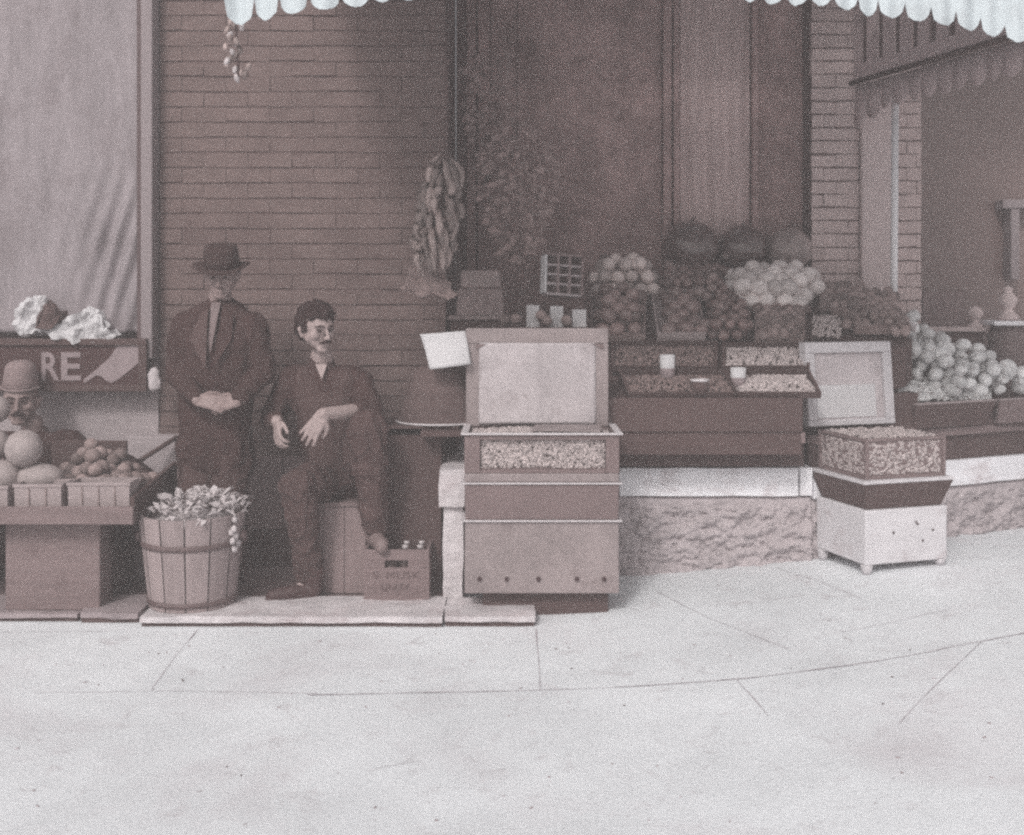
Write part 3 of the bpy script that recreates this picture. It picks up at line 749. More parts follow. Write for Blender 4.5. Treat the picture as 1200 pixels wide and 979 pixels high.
m_ap = fruit_mesh('apple', .045, 'apple', sz=.9, seed=2)
m_pl = fruit_mesh('plum', .031, 'plum', sz=1.1, dimple=False, seed=3)
m_gf = fruit_mesh('grapefruit', .055, 'grapefruit', seed=4)
m_on = fruit_mesh('onion', .045, 'onion', sz=.86, seed=5, knob=True)
m_pe = fruit_mesh('peach', .038, 'peach', seed=6)
m_sm = fruit_mesh('small_pear', .030, 'peach', sz=1.3, dimple=False, seed=7)
cnts = {}
cnts['or'] = heap(m_or, 'orange', .043, 690, 324, 772, 352, 'pale orange piled above the apples at the left of the stand', 'orange', 'pale oranges at the left of the stand', 3, inside=lambda x, y: y < 356)
b1 = tray('fruit_basket', 692, 352, 756, 401, .05, 'shallow dark crate of apples just right of the big chest lid', 'crate', 'splint_dark')
cnts['ap'] = heap(m_ap, 'apple', .045, 694, 352, 755, 400, 'dark apple heaped in the leftmost crate of the stand', 'apple', 'apples in the leftmost crate', 2)
b2 = tray('fruit_basket', 762, 350, 818, 402, .06, 'splint basket with pale rim tilted next to the apple crate', 'basket', 'splint', skew=-8)
cnts['ap2'] = heap(m_ap, 'apple', .047, 772, 352, 818, 400, 'dark apple in the pale rimmed splint basket', 'apple', 'apples in the pale rimmed basket', 1, scl=(.95, 1.15))
cnts['pl'] = heap(m_pl, 'plum', .031, 770, 324, 856, 352, 'dark plum in the loose heap below the watermelons', 'plum', 'plums below the watermelons', 2)
cnts['pl2'] = heap(m_pl, 'plum', .034, 826, 352, 880, 404, 'dark plum in the middle heap right of the splint basket', 'plum', 'plums in the middle heap', 2)
cnts['gf'] = heap(m_gf, 'grapefruit', .048, 850, 330, 958, 368, 'pale round grapefruit piled at the back below the watermelons', 'grapefruit', 'grapefruit at the back of the stand', 2, jit=.35)
b3 = tray('fruit_crate', 884, 368, 942, 402, .05, 'low crate of small fruit in front of the pale grapefruit', 'crate', 'splint_dark')
cnts['sm'] = heap(m_sm, 'small_pear', .030, 886, 370, 940, 402, 'small brown pear in the low crate before the grapefruit', 'pear', 'small pears in the low crate', 1)
for i, (a_, bb_, c_, d_) in enumerate([(950, 340, 992, 372), (976, 352, 1040, 392), (905, 392, 960, 404)][:2]):
    lab = ['dark fruit crate at the top of the right slope', 'dark fruit crate with pale wavy edge lower on the right slope'][i]
    tray('fruit_crate', a_, bb_, c_, d_, .055, lab, 'crate', 'splint_dark', skew=-26)
    heap(m_sm, 'small_pear', .030, a_+8, bb_, c_+16, d_-3, ['small brown pear in the top crate of the right slope', 'small brown pear in the lower crate of the right slope'][i], 'pear', ['small pears in the top right crate', 'small pears in the lower right crate'][i], 2 if i else 1)
nuts(None, 952, 374, 985, 398, 160, .01, 'nut', name='nuts'); tag(bpy.data.objects[[o.name for o in bpy.data.objects if o.name.startswith('nuts')][-1]], 'small pale nuts spread between the crates of the right slope', 'nuts')
heap(m_pl, 'plum', .030, 880, 350, 950, 372, 'dark plum filling the gap under the pale grapefruit', 'plum', 'plums under the grapefruit', 1, inside=lambda x, y: y > 360)
heap(m_ap, 'apple', .038, 756, 388, 832, 408, 'small dark apple lying between the baskets and the nut trays', 'apple', 'apples between the baskets and nut trays', 1, inside=lambda x, y: x > 820 or y > 402)
heap(m_sm, 'small_pear', .030, 1040, 380, 1066, 398, 'small brown pear at the foot of the right slope beside the onions', 'pear', 'small pears beside the onions', 2)
# some light accents in the plum heap
for (x, y) in [(783, 330), (851, 319), (832, 358), (818, 362), (826, 368), (842, 380), (834, 345), (708, 322)]:
    put(m_pe, 'peach', P(x, y, .11), 'pale peach lying loose among the dark plums', 'peach', 'peaches among the plums', random.uniform(.7, .95))
# onions on the right slope
def on_in(x, y):
    top = 386+(x-1050)*.47
    return y > top-6
cnt = 0
rnd = random.Random(5)
spots = []
for l in range(3):
    py = 394
    while py < 466:
        px = 1045+(py-392)*1.0
        xend = 1068+(py-392)*1.9 + 10
        px = max(1044+(11 if l else 0), 1040+(py-430)*2.2)
        while px < min(xend, 1290):
            spots.append((px+rnd.uniform(-4, 4), py+rnd.uniform(-3, 3), .035+.06*l+rnd.uniform(-.01, .02)))
            px += 19
        py += 8.5
for px, py, h in spots:
    top = 388+(px-1050)*.47
    if py < top+4: continue
    put(m_on, 'onion', P2(px, py, h), 'large pale onion in the heap sliding down the right end of the stand', 'onion', 'onions at the right end of the stand', rnd.uniform(.7, 1.2))
    cnt += 1
# onion trays
for (a_, c_, lab) in ((1058, 1152, 'dark slant sided tray of pale nuts below the onions'), (1156, 1300, 'lighter board tray at the far right end of the stand')):
    ua = (W(a_, 0, 1).x, ); 
    def us(px):
        k = (px-600)/F; return (k*(A2.y)-A2.x)/(math.cos(TH)-k*math.sin(TH))
    xa, xb = us(a_), us(c_)
    t_ = empty('end_tray', RT(xa, 0, .75), lab, 'tray')
    mb = MB(); mb.hexa([RT(xa+.02, -.06, .755), RT(xb-.05, -.06, .755), RT(xb-.05, -.04, .755), RT(xa+.02, -.04, .755)], [RT(xa, -.10, .888), RT(xb-.004, -.10, .888), RT(xb-.004, -.08, .888), RT(xa, -.08, .888)])
    mb.build('front_board', 'dark' if a_ < 1100 else 'wood', t_)
    mb = MB(); mb.hexa([RT(xa, -.102, .889), RT(xb-.004, -.102, .889), RT(xb-.004, -.078, .889), RT(xa, -.078, .889)], [RT(xa, -.102, .898), RT(xb-.004, -.102, .898), RT(xb-.004, -.078, .898), RT(xa, -.078, .898)])
    mb.build('rim', 'splint', t_)
o = nuts(None, 1052, 444, 1160, 470, 900, .01, 'onion', h=.0, PF=P2); tag(o, 'fine pale nuts spread below the heap of onions', 'nuts')
# three watermelons
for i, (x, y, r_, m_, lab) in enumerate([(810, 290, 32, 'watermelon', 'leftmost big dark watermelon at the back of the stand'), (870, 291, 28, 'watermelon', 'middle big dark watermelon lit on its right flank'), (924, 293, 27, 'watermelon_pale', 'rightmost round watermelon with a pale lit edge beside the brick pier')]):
    Y = 6.92+.03*i; rr = r_*Y/F
    t_ = empty('watermelon', W(x, y, Y), lab, 'watermelon', 'watermelons at the back of the stand')
    mb = MB(); mb.ell((0, 0, 0), (rr*1.02, rr, rr*.97), sub=4); mb.build('melon_rind', m_, t_, local=True)
    mb = MB(); mb.tube([(0, 0, rr*.94), (.01, 0, rr*1.05), (.03, -.01, rr*1.1)], [.012, .007, .005], 6); mb.build('stem', 'stem', t_, local=True)
tb = fbox('melon_shelf', (W(780, 0, 6.75).x, 6.72, 1.37), (W(948, 0, 6.9).x, 7.04, 1.575), 'wood_dark', bpy.data.objects['fruit_stand'])
# ---------------------------------------------------------------- counter items behind the big chest lid
Y = 6.1
z0 = 1.247
p = W(563, 0, Y)
t_ = empty('cash_register', (p.x, Y, z0), 'small ornate metal cash register faintly seen above the chest lid at left', 'cash register')
fbox('drawer_base', (p.x-.155, Y-.08, z0), (p.x+.155, Y+.2, z0+.10), 'wood_dark', t_)
fbox('drawer_ledge', (p.x-.17, Y-.1, z0+.102), (p.x+.17, Y+.2, z0+.125), 'brass', t_)
mb = MB(); mb.hexa([(p.x-.13, Y-.06, z0+.127), (p.x+.13, Y-.06, z0+.127), (p.x+.13, Y+.18, z0+.127), (p.x-.13, Y+.18, z0+.127)], [(p.x-.12, Y+.05, z0+.27), (p.x+.12, Y+.05, z0+.27), (p.x+.12, Y+.17, z0+.27), (p.x-.12, Y+.17, z0+.27)]); mb.build('key_bank', 'brass', t_, bevel=.006)
fbox('indicator', (p.x-.11, Y+.06, z0+.272), (p.x+.11, Y+.13, z0+.37), 'brass', t_, .01)
# partitioned box leaning
Y = 6.12
def card_box():
    c = W(659, 323, Y); t_ = empty('display_box', c, 'small tilted partitioned box with pale side standing above the chest lid', 'box')
    w_, h_ = .20, .205; rot = Euler((-.12, R(4), R(18))).to_matrix()
    def T(x, y, z): return rot @ V((x, y, z))
    def bx(a, c2, name, m):
        x0, y0, z0_ = a; x1, y1, z1 = c2
        mb = MB(); mb.hexa([T(x0, y0, z0_), T(x1, y0, z0_), T(x1, y1, z0_), T(x0, y1, z0_)], [T(x0, y0, z1), T(x1, y0, z1), T(x1, y1, z1), T(x0, y1, z1)]); return mb.build(name, m, t_, local=True)
    bx((-w_/2, .03, -h_/2), (w_/2, .04, h_/2), 'back', 'wood_dark')
    bx((-w_/2-.012, -.03, -h_/2), (-w_/2, .04, h_/2), 'side', 'paper'); bx((w_/2, -.03, -h_/2), (w_/2+.012, .04, h_/2), 'side', 'wood')
    bx((-w_/2, -.03, h_/2), (w_/2, .04, h_/2+.012), 'rail', 'wood'); bx((-w_/2, -.03, -h_/2-.012), (w_/2, .04, -h_/2), 'rail', 'white_board')
    for k in range(1, 3): bx((-w_/2+w_*k/3-.006, -.028, -h_/2), (-w_/2+w_*k/3+.006, .029, h_/2), 'divider', 'grey_board')
    for k in range(1, 4):
        bx((-w_/2, -.024, -h_/2+h_*k/4-.005), (w_/2, .028, -h_/2+h_*k/4+.005), 'shelf', 'white_board')
card_box()
fbox('box_stand', (W(638, 0, Y).x, Y-.03, z0), (W(684, 0, Y).x, Y+.1, W(0, 352, Y).z), 'wood_dark', bpy.data.objects['fruit_stand'])
def smallbox(x0, y0, x1, y1, Y, label, m='paper', d=.08, name='carton'):
    a, c = W(x0, y1, Y), W(x1, y0, Y)
    o = fbox(name, (a.x, Y, a.z), (c.x, Y+d, c.z), m, None, .003); return tag(o, label, 'carton')
smallbox(617, 358, 632, 385, 5.95, 'white carton standing just right of the register above the chest lid')
smallbox(645, 359, 660, 385, 5.95, 'narrow white carton below the partitioned box')
smallbox(671, 363, 687, 385, 5.95, 'white carton nearest the apples above the chest lid')
for i, (x, y) in enumerate([(592, 375), (605, 374), (634, 370), (641, 376), (664, 376), (652, 352)][:5]):
    put(m_pe, 'peach', W(x, y, 5.9), 'small round fruit lying loose among the white cartons', 'peach', 'loose fruit among the cartons', .8)
fbox('carton_shelf', (W(585, 0, 5.9).x, 5.84, 1.23), (W(690, 0, 5.9).x, 5.995, W(0, 384, 5.9).z), 'wood_dark', bpy.data.objects['fruit_stand'])
mb = MB(); mb.box((W(585, 0, 5.9).x+.02, 5.88, .60), (W(585, 0, 5.9).x+.06, 5.92, 1.229)); mb.build('shelf_leg', 'wood_dark', bpy.data.objects['fruit_stand'])
# ---------------------------------------------------------------- large peanut chest
t = empty('peanut_chest', (.135, 5.3, .05), 'large grey metal peanut warming chest with its lid propped open, over a dark block shaped as its shadow', 'peanut chest')
CX0, CX1, CY0, CY1 = -.222, .495, 5.15, 5.53
fbox('dark_base', (W(566, 0, 5.25).x, 5.22, -.02), (W(712, 0, 5.25).x, 5.46, .134), 'wood_dark', t)  # dark block stands for the shadow under the chest
def shell(z0, z1, ins0, ins1, m, name):
    mb = MB(); mb.hexa([(CX0+ins0, CY0+ins0, z0), (CX1-ins0, CY0+ins0, z0), (CX1-ins0, CY1-ins0, z0), (CX0+ins0, CY1-ins0, z0)], [(CX0+ins1, CY0+ins1, z1), (CX1-ins1, CY0+ins1, z1), (CX1-ins1, CY1-ins1, z1), (CX0+ins1, CY1-ins1, z1)])
    return mb.build(name, m, t, bevel=.006)
lower = shell(.118, .447, .004, .006, 'tin', 'lower_body')
for x in (562, 594, 634, 679, 719):
    if x > 715: x = 711
    p = W(x if x < 600 else x-3, 679, CY0)
    mb = MB(); mb.tube([(p.x, CY0+.005, p.z), (p.x, CY0-.004, p.z)], .0105, 12); mb.build('bolt', 'hole', t)
shell(.448, .454, -.010, -.010, 'tin_edge', 'lower_rim')
shell(.455, .618, .008, .004, 'tin_dark', 'middle_body')
shell(.619, .626, -.008, -.008, 'tin_edge', 'middle_rim')
shell(.627, .668, .004, .004, 'tin', 'base_band')
# glazed pan of peanuts
mb = MB()
mb.box((CX0+.004, CY0+.004, .669), (CX0+.075, CY0+.03, .845)); mb.box((CX1-.065, CY0+.004, .669), (CX1-.004, CY0+.03, .845))
mb.box((CX0+.0755, CY0+.005, .669), (CX1-.0655, CY0+.03, .685)); mb.box((CX0+.0755, CY0+.005, .822), (CX1-.0655, CY0+.03, .845))
mb.box((CX0+.004, CY0+.031, .669), (CX0+.02, CY1-.004, .845)); mb.box((CX1-.02, CY0+.031, .669), (CX1-.004, CY1-.004, .845)); mb.box((CX0+.021, CY1-.02, .669), (CX1-.021, CY1-.004, .845))
mb.box((CX0+.021, CY0+.031, .670), (CX1-.021, CY1-.021, .69))
mb.build('pan_frame', 'tin_dark', t, bevel=.002)
mb = MB()
for i in range(1500):
    x = random.uniform(CX0+.08, CX1-.07); z = random.uniform(.69, .82)
    mb.ell((x, CY0+.03+random.uniform(0, .012), z), (.011, .007, .007), Euler((random.random()*6, random.random()*6, random.random()*6)).to_matrix(), sub=1)
for i in range(900):
    x = random.uniform(CX0+.03, CX1-.03); y = random.uniform(CY0+.05, CY1-.04)
    mb.ell((x, y, .815+.022*math.sin(math.pi*(x-CX0)/(CX1-CX0))+random.uniform(0, .008)), (.013, .008, .008), Euler((random.random()*6, random.random()*6, random.random()*6)).to_matrix(), sub=1)
mb.box((CX0+.03, CY0+.05, .69), (CX1-.03, CY1-.05, .81))
pn = mb.build('peanuts', 'nut'); tag(pn, 'pale peanuts filling the glazed pan of the large chest', 'peanuts', kind='stuff')
mb = MB()
mb.box((CX0-.012, CY0-.012, .846), (CX1+.012, CY0+.02, .853)); mb.box((CX0-.012, CY0+.0205, .846), (CX0+.02, CY1, .853)); mb.box((CX1-.02, CY0+.0205, .846), (CX1+.012, CY1, .853))
mb.build('pan_rim', 'tin_edge', t, bevel=.001)
# divider paper strips lying in the pan
mb = MB(); mb.box((.10, CY0+.04, .855), (.42, CY1-.1, .861), rz=-.12); mb.build('pan_flap', 'tin', t)
LYp = 5.50
l0, l1 = W(546, 500, LYp), W(713, 385, LYp)
lid = empty('lid', (0, 0, 0)); lid.parent = t
mbx = MB()
th = .022
mbx.box((l0.x, LYp, l1.z-.075), (l1.x, LYp+.03, l1.z)); mbx.box((l0.x, LYp, l0.z), (l0.x+.07, LYp+.03, l1.z-.076)); mbx.box((l1.x-.066, LYp, l0.z), (l1.x, LYp+.03, l1.z-.076)); mbx.box((l0.x+.071, LYp+.002, l0.z), (l1.x-.067, LYp+.03, l0.z+.03))
bpy.data.objects.remove(lid)
lid = mbx.build('lid', 'tin', t, bevel=.005)
def lin_panel(u, v):
    x = l0.x+.064+(l1.x-l0.x-.128)*u; z = l0.z+.012+(l1.z-.07-l0.z-.012)*v
    y = LYp-.006-.05*(1-v)**4*math.sin(math.pi*u)-.012*math.sin(math.pi*u)-.006*math.exp(-((u-.5)/.02)**2)
    z += .012*math.sin(math.pi*u)*(1-v)**2-.0
    return (x+.004*(1-v)*(u-.5), y+.003*noise.noise(V((x*9, z*9, 0))), z)
MB().sheet(lin_panel, 40, 30, (0, .004, 0)).build('lining', 'lid_panel', lid)
fbox('lid_back', (l0.x+.06, LYp+.031, l0.z), (l1.x-.06, LYp+.036, l1.z-.06), 'tin_dark', lid, 0)
for sx in (565, 700):
    p = W(sx, 407, LYp-.01); mb = MB(); mb.prism([p+V((-.03 if sx < 600 else .03, 0, .015)), p+V((.02 if sx < 600 else -.02, 0, .015)), p+V((-.03 if sx < 600 else .03, 0, -.012))], (0, .004, 0)); mb.build('corner_clip', 'tin_dark', lid)
# ---------------------------------------------------------------- small white chest (rotated)
rz = R(18)
t = empty('white_chest', (1.71, 5.45, GX(1.71)), 'smaller white footed chest with a square lid raised, seen from its corner', 'chest', rz=rz)
WL, DL = .475, .42; g0 = GX(1.71)
def lb(name, a, c, m, bev=.004): return fbox(name, a, c, m, t, bev, local=True)
for x, y in ((.0, .0), (WL-.05, 0), (0, DL-.05), (WL-.05, DL-.05)):
    wx, wy = 1.71+x*math.cos(rz)-y*math.sin(rz), 0
    gg = GX(wx)-g0
    mb = MB(); mb.lathe((x+.025, y+.025, 0), [(0, gg-.002), (.018, gg), (.026, gg+.02), (.03, .05), (0, .05)], 12); mb.build('foot', 'white_grey', t, local=True)
lb('body', (0, 0, .05), (WL, DL, .315), 'white_paint', .006)
for x, z in ((.30, .235), (.33, .15), (.29, .245), (.39, .20), (.16, .2)):
    mb = MB(); mb.tube([(x, .002, z), (x, -.003, z)], .006, 8); mb.build('nail', 'hole', t, local=True)
def lshell(name, z0, z1, i0, i1, m, bev=.003):
    mb = MB(); mb.hexa([(i0, i0, z0), (WL-i0, i0, z0), (WL-i0, DL-i0, z0), (i0, DL-i0, z0)], [(i1, i1, z1), (WL-i1, i1, z1), (WL-i1, DL-i1, z1), (i1, DL-i1, z1)]); return mb.build(name, m, t, local=True, bevel=bev)
lshell('tapered_tray', .317, .445, .02, -.022, 'dark')
lshell('tray_rim', .446, .463, -.026, -.02, 'white_grey')
mb = MB()
for (a, c) in (((.012, .012, .464), (WL-.012, .024, .66)), ((.012, .025, .464), (.024, DL-.025, .66)), ((WL-.024, .025, .464), (WL-.012, DL-.025, .66)), ((.012, DL-.024, .464), (WL-.012, DL-.012, .66))): mb.box(a, c)
mb.build('glass_case', 'tin_dark', t, local=True)
mb = MB()
for z_ in (.464, .648):
    mb.box((.006, .004, z_), (WL-.006, .011, z_+.014)); mb.box((.004, .0115, z_), (.0115, DL-.01, z_+.014))
mb.box((.004, .004, .479), (.022, .0115, .647)); mb.box((WL-.02, .004, .479), (WL-.004, .0115, .647)); mb.box((.004, DL-.03, .479), (.0115, DL-.01, .647))
mb.build('case_frame', 'wood', t, local=True)
mb = MB()
for i in range(1100):
    mb.ell((random.uniform(.03, WL-.03), random.uniform(.03, DL-.03), .645+.02*random.random()), (.011, .007, .007), Euler((random.random()*6, random.random()*6, random.random()*6)).to_matrix(), sub=1)
for i in range(450):
    mb.ell((random.uniform(.03, WL-.03), .0125, random.uniform(.485, .64)), (.009, .003, .007), None, sub=1)
for i in range(350):
    mb.ell((.0125, random.uniform(.03, DL-.03), random.uniform(.485, .64)), (.003, .009, .007), None, sub=1)
mb.box((.03, .03, .47), (WL-.03, DL-.03, .64))
pn = mb.build('peanuts', 'nut', None); pn.location = (1.71, 5.45, g0); pn.rotation_euler = (0, 0, rz)
tag(pn, 'pale peanuts filling the glazed case of the smaller white chest', 'peanuts', kind='stuff')
# lid
lx0, lx1 = -.035, WL+.02; lz0, lz1 = .675, 1.11; ly = DL+.01
def LT(x, z, dy=0): return V((x, ly+dy+(z-lz0)*.10-.0, z))
mb = MB()
def lidbox(x0, z0, x1, z1, d0, d1):
    mb.hexa([LT(x0, z0, d0), LT(x1, z0, d0), LT(x1, z0, d1), LT(x0, z0, d1)], [LT(x0, z1, d0), LT(x1, z1, d0), LT(x1, z1, d1), LT(x0, z1, d1)])
wf = .055
lidbox(lx0, lz1-wf, lx1, lz1, 0, .06); lidbox(lx0, lz0, lx1, lz0+.03, 0, .06); lidbox(lx0, lz0+.0305, lx0+wf, lz1-wf-.0005, 0, .06); lidbox(lx1-wf, lz0+.0305, lx1, lz1-wf-.0005, 0, .06)
lid = mb.build('lid', 'white_grey', t, local=True, bevel=.004)
mb = MB(); lidbox(lx0+wf-.002, lz0+.029, lx1-wf+.002, lz1-wf+.002, .022, .04); mb.build('lid_panel', 'lid_panel', lid, local=True)
mb = MB(); lidbox(lx0+wf+.01, lz0+.04, lx1-wf-.05, lz0+.21, .016, .0195); mb.build('label_sheet', 'paper', lid, local=True)
# ---------------------------------------------------------------- seated man's surroundings
t = empty('seat_box', W(395, 690, 5.6), 'plain brown wooden box the seated man sits on', 'box')
mb = MB()
for i in range(3): mb.box((-1.02+.105*i, 5.45+.003*(i % 2), .04), (-1.02+.105*(i+1)-.003, 5.47, .46))
mb.box((-1.02, 5.471, .04), (-1.00, 5.85, .46)); mb.box((-.725, 5.471, .04), (-.708, 5.85, .46)); mb.build('sides', 'grey_board', t, bevel=.002)
fbox('top', (-1.03, 5.44, .461), (-.70, 5.86, .48), 'wood', t)
# bottle crate
t = empty('bottle_crate', (-.55, 5.4, .045), 'small slatted bottle crate with faded lettering under the raised boot', 'crate')
c0, c1 = W(426, 703, 5.30), W(503, 647, 5.30)
z1 = .285
mb = MB(); mb.box((c0.x, 5.30, .045), (c1.x, 5.315, z1-.085)); mb.box((c0.x, 5.30, z1-.084), (c0.x+.10, 5.315, z1-.05)); mb.box((c1.x-.10, 5.30, z1-.084), (c1.x, 5.315, z1-.05)); mb.box((c0.x, 5.30, z1-.0495), (c1.x, 5.315, z1))
mb.build('front_board', 'wood', t, bevel=.001)
for xa in (c0.x, c1.x-.015): fbox('end_board', (xa, 5.316, .045), (xa+.015, 5.52, z1), 'wood', t, .002)
fbox('back_board', (c0.x, 5.521, .045), (c1.x, 5.535, z1), 'wood', t, .002)
fbox('crate_bottom', (c0.x+.016, 5.317, .046), (c1.x-.016, 5.52, .06), 'wood_dark', t, 0)
letter_mesh('S. MUSK', .034, .22, 'lettering', 'hoop', t, (c0.x+.045, 5.2985, .15), -.0006)
letter_mesh('UNITY', .030, .13, 'lettering', 'hoop', t, (c0.x+.085, 5.2985, .095), -.0006)
for i in range(4):
    for k in range(2):
        x = c0.x+.045+i*.072; y = 5.37+k*.09
        if i < 1 and k == 0: continue
        tb_ = empty('bottle', (x, y, .061), 'capped bottle standing in the small crate by the boot', 'bottle', 'bottles in the small crate')
        hh = -.055 if i < 2 else 0
        MB().lathe((0, 0, 0), [(0, 0), (.028, 0), (.03, .12), (.013, .17), (.012, .215+hh), (0, .216+hh)], 14).build('glass_body', 'glass', tb_, local=True)
        MB().lathe((0, 0, .216+hh), [(0, .0), (.015, 0), (.014, .014), (0, .016)], 12).build('cap', 'bottle', tb_, local=True)
# dark cabinet with conical tub and paper
t = empty('dark_cabinet', (-.45, 5.65, .04), 'dark wooden cabinet between the seated man and the large chest', 'cabinet')
fbox('body', (-.62, 5.52, .04), (-.345, 5.85, .80), 'dark', t, .008)
fbox('top', (-.44, 5.40, .802), (-.24, 5.86, .83), 'wood_dark', t, .005)
fbox('shelf_board', (-.66, 5.48, .832), (-.26, 5.87, .845), 'wood_dark', t, .003)
t = empty('wide_tub', (-.36, 5.64, .846), 'upturned cone shaped tub with a thin pale rim on the dark cabinet', 'tub')
MB().lathe((-.36, 5.66, .85), [(0, .001), (.215, .001), (.218, .012), (.15, .22), (.14, .26), (.10, .275), (0, .276)], 40, sy=.9).build('tub_body', 'tub', t)
MB().lathe((-.36, 5.66, .848), [(.214, 0), (.224, 0), (.224, .009), (.216, .009), (.214, 0)], 40, sy=.9).build('rim', 'tin_edge', t)
def papf(u, v):
    a = W(492, 392, 5.5); b2_ = W(545, 388, 5.5); c2_ = W(504, 432, 5.44); d2_ = W(552, 426, 5.44)
    p = a.lerp(b2_, u).lerp(c2_.lerp(d2_, u), 1-v if False else v)
    return p+V((0, -.012*math.sin(u*4)+.008*math.sin(v*5+u), .006*math.sin(v*4)))
MB().sheet(papf, 12, 12, (0, .003, .0)).build('paper_sheet', 'paper'); tag(bpy.data.objects['paper_sheet'], 'loose white sheet of paper tucked beside the left edge of the chest lid', 'paper')
# ---------------------------------------------------------------- left fruit table
t = empty('fruit_table', (-2.1, 5.3, .04), 'low tray table of peaches at the left edge on a wooden box', 'fruit table')
TX1 = -1.70; TX0 = -3.3; TY0, TY1 = 5.05, 5.72
fbox('tray_floor', (TX0, TY0+.02, .47), (TX1-.02, TY1-.02, .49), 'wood_dark', t)
fbox('front_board', (TX0, TY0, .455), (TX1, TY0+.02, .535), 'wood', t)
mb = MB(); mb.hexa([(TX1-.02, TY0+.021, .455), (TX1, TY0+.021, .455), (TX1, TY1, .455), (TX1-.02, TY1, .455)], [(TX1-.02, TY0+.021, .575), (TX1, TY0+.021, .575), (TX1, TY1, .64), (TX1-.02, TY1, .64)]); mb.build('end_board', 'wood_dark', t, bevel=.003)
fbox('back_board', (W(62, 0, TY1).x, TY1-.02, .491), (TX1-.25, TY1, .745), 'wood_dark', t)
a, c = W(6, 0, 5.16).x, W(117, 0, 5.16).x
fbox('support_box', (a, 5.16, .04), (c, 5.5, .454), 'wood', t, .006)
fbox('support_frame', (c+.002, 5.3, .04), (-1.93, 5.62, .40), 'dark', t)
mb = MB(); mb.tube([W(122, 664, 5.36), W(176, 631, 5.56)], .017, 8); mb.build('handle', 'wood_dark', t)
fbox('white_leg', (W(149, 0, 5.74).x, 5.74, .04), (W(182, 0, 5.74).x, 5.78, .452), 'white_board', t)
for i, (xa, xb, lab, ya) in enumerate(((14, 74, 'left of the two pale splint baskets at the front of the peach table', 568), (77, 154, 'right of the two pale splint baskets at the front of the peach table', 566), (-60, 11, 'pale splint basket cut off at the left edge of the peach table', 570))):
    Yb = 5.10; A, C = W(xa, 593, Yb).x, W(xb, 568, Yb).x; z0_ = .492; z1_ = W(0, ya, Yb).z
    t_ = empty('splint_basket', ((A+C)/2, Yb, z0_), lab, 'basket', 'splint baskets on the peach table')
    sk = 0.05 if i == 1 else .0
    for nm, q in (('side_panel', [(A+.01, Yb), (C-.01, Yb), (C-.01, Yb+.006), (A+.01, Yb+.006)]), ('side_panel', [(A+.01, Yb+.13), (C-.01, Yb+.13), (C-.01, Yb+.136), (A+.01, Yb+.136)]), ('end_panel', [(A+.01, Yb+.0065), (A+.016, Yb+.0065), (A+.016, Yb+.1295), (A+.01, Yb+.1295)]), ('end_panel', [(C-.016, Yb+.0065), (C-.01, Yb+.0065), (C-.01, Yb+.1295), (C-.016, Yb+.1295)])):
        mb = MB(); mb.hexa([(x, y+.006, z0_) for x, y in q], [(x, y, z1_) for x, y in q]); mb.build(nm, 'splint', t_)
    mb = MB(); mb.box((A+.004, Yb-.005, z1_-.012), (C-.004, Yb-.001, z1_+.002)); mb.box((A+.004, Yb+.137, z1_-.012), (C-.004, Yb+.141, z1_+.002)); mb.build('rim', 'splint', t_)
    n_ = 2 if i != 1 else 3
    for k in range(1, n_+1):
        x = A+(C-A)*k/(n_+1); fbox('slat_edge', (x-.002, Yb-.0035, z0_), (x+.002, Yb+.004, z1_-.013), 'splint_dark', t_, 0)
# peaches pile
rnd = random.Random(11); pl = []
def hz(px): # top outline of the pile in pixels
    pts_ = [(60, 548), (75, 540), (90, 532), (102, 515), (110, 512), (125, 524), (145, 526), (158, 538), (172, 548), (180, 560)]
    for (a_, ya), (c_, yc) in zip(pts_, pts_[1:]):
        if px <= c_: return ya+(yc-ya)*(px-a_)/(c_-a_)
    return 565
for k, (Yp) in enumerate((5.62, 5.54, 5.47, 5.40, 5.33, 5.27)):
    px = 58+(k % 2)*8
    while px < 178-k*2:
        top = hz(px)+9+k*7.5
        if top < 572: pl.append(W(px+rnd.uniform(-3, 3), top+rnd.uniform(-3, 3), Yp))
        px += 17
for p in pl: put(m_pe, 'peach', p, 'brown peach in the pile on the low left table', 'peach', 'peaches piled on the left table', rnd.uniform(.85, 1.1))
mb = MB(); mb.sheet(lambda u, v: (-2.27+.5*u, 5.24+.44*v, .492+.01+.2*v*math.sin(math.pi*(.12+.78*u))), 10, 8, (0, 0, -.009)); tag(mb.build('straw_bed', 'wood_dark'), 'dark straw bedding under the pile of peaches', 'straw', kind='stuff')
def melon(x, y, r_, Y, lab, s=(1, 1, 1.05)):
    t_ = empty('melon', W(x, y, Y), lab, 'melon'); rr = r_*Y/F
    mb = MB(); mb.ell((0, 0, 0), (rr*s[0], rr*s[1], rr*s[2]), sub=4)
    for v in mb.b.verts:
        a_ = math.atan2(v.co.y, v.co.x); v.co *= 1+.012*abs(math.sin(a_*5))
    mb.build('melon_rind', 'melon', t_, local=True)
    mb = MB(); mb.tube([(0, 0, rr*1.0*s[2]), (.006, 0, rr*1.1*s[2])], [.008, .005], 6); mb.build('stem', 'stem', t_, local=True)
melon(28, 526, 21, 5.26, 'large pale oval melon standing on the table in front of the hatted man')
melon(46, 560, 22, 5.28, 'squat pale melon lying low in front of the baskets', (1.25, 1, .75))
melon(3, 560, 20, 5.24, 'pale melon at the left edge of the table beside the basket')
melon(-6, 522, 17, 5.35, 'pale melon half cut off by the left edge of the view')
melon(-4, 480, 15, 5.5, 'topmost pale melon cut off by the left edge of the view')
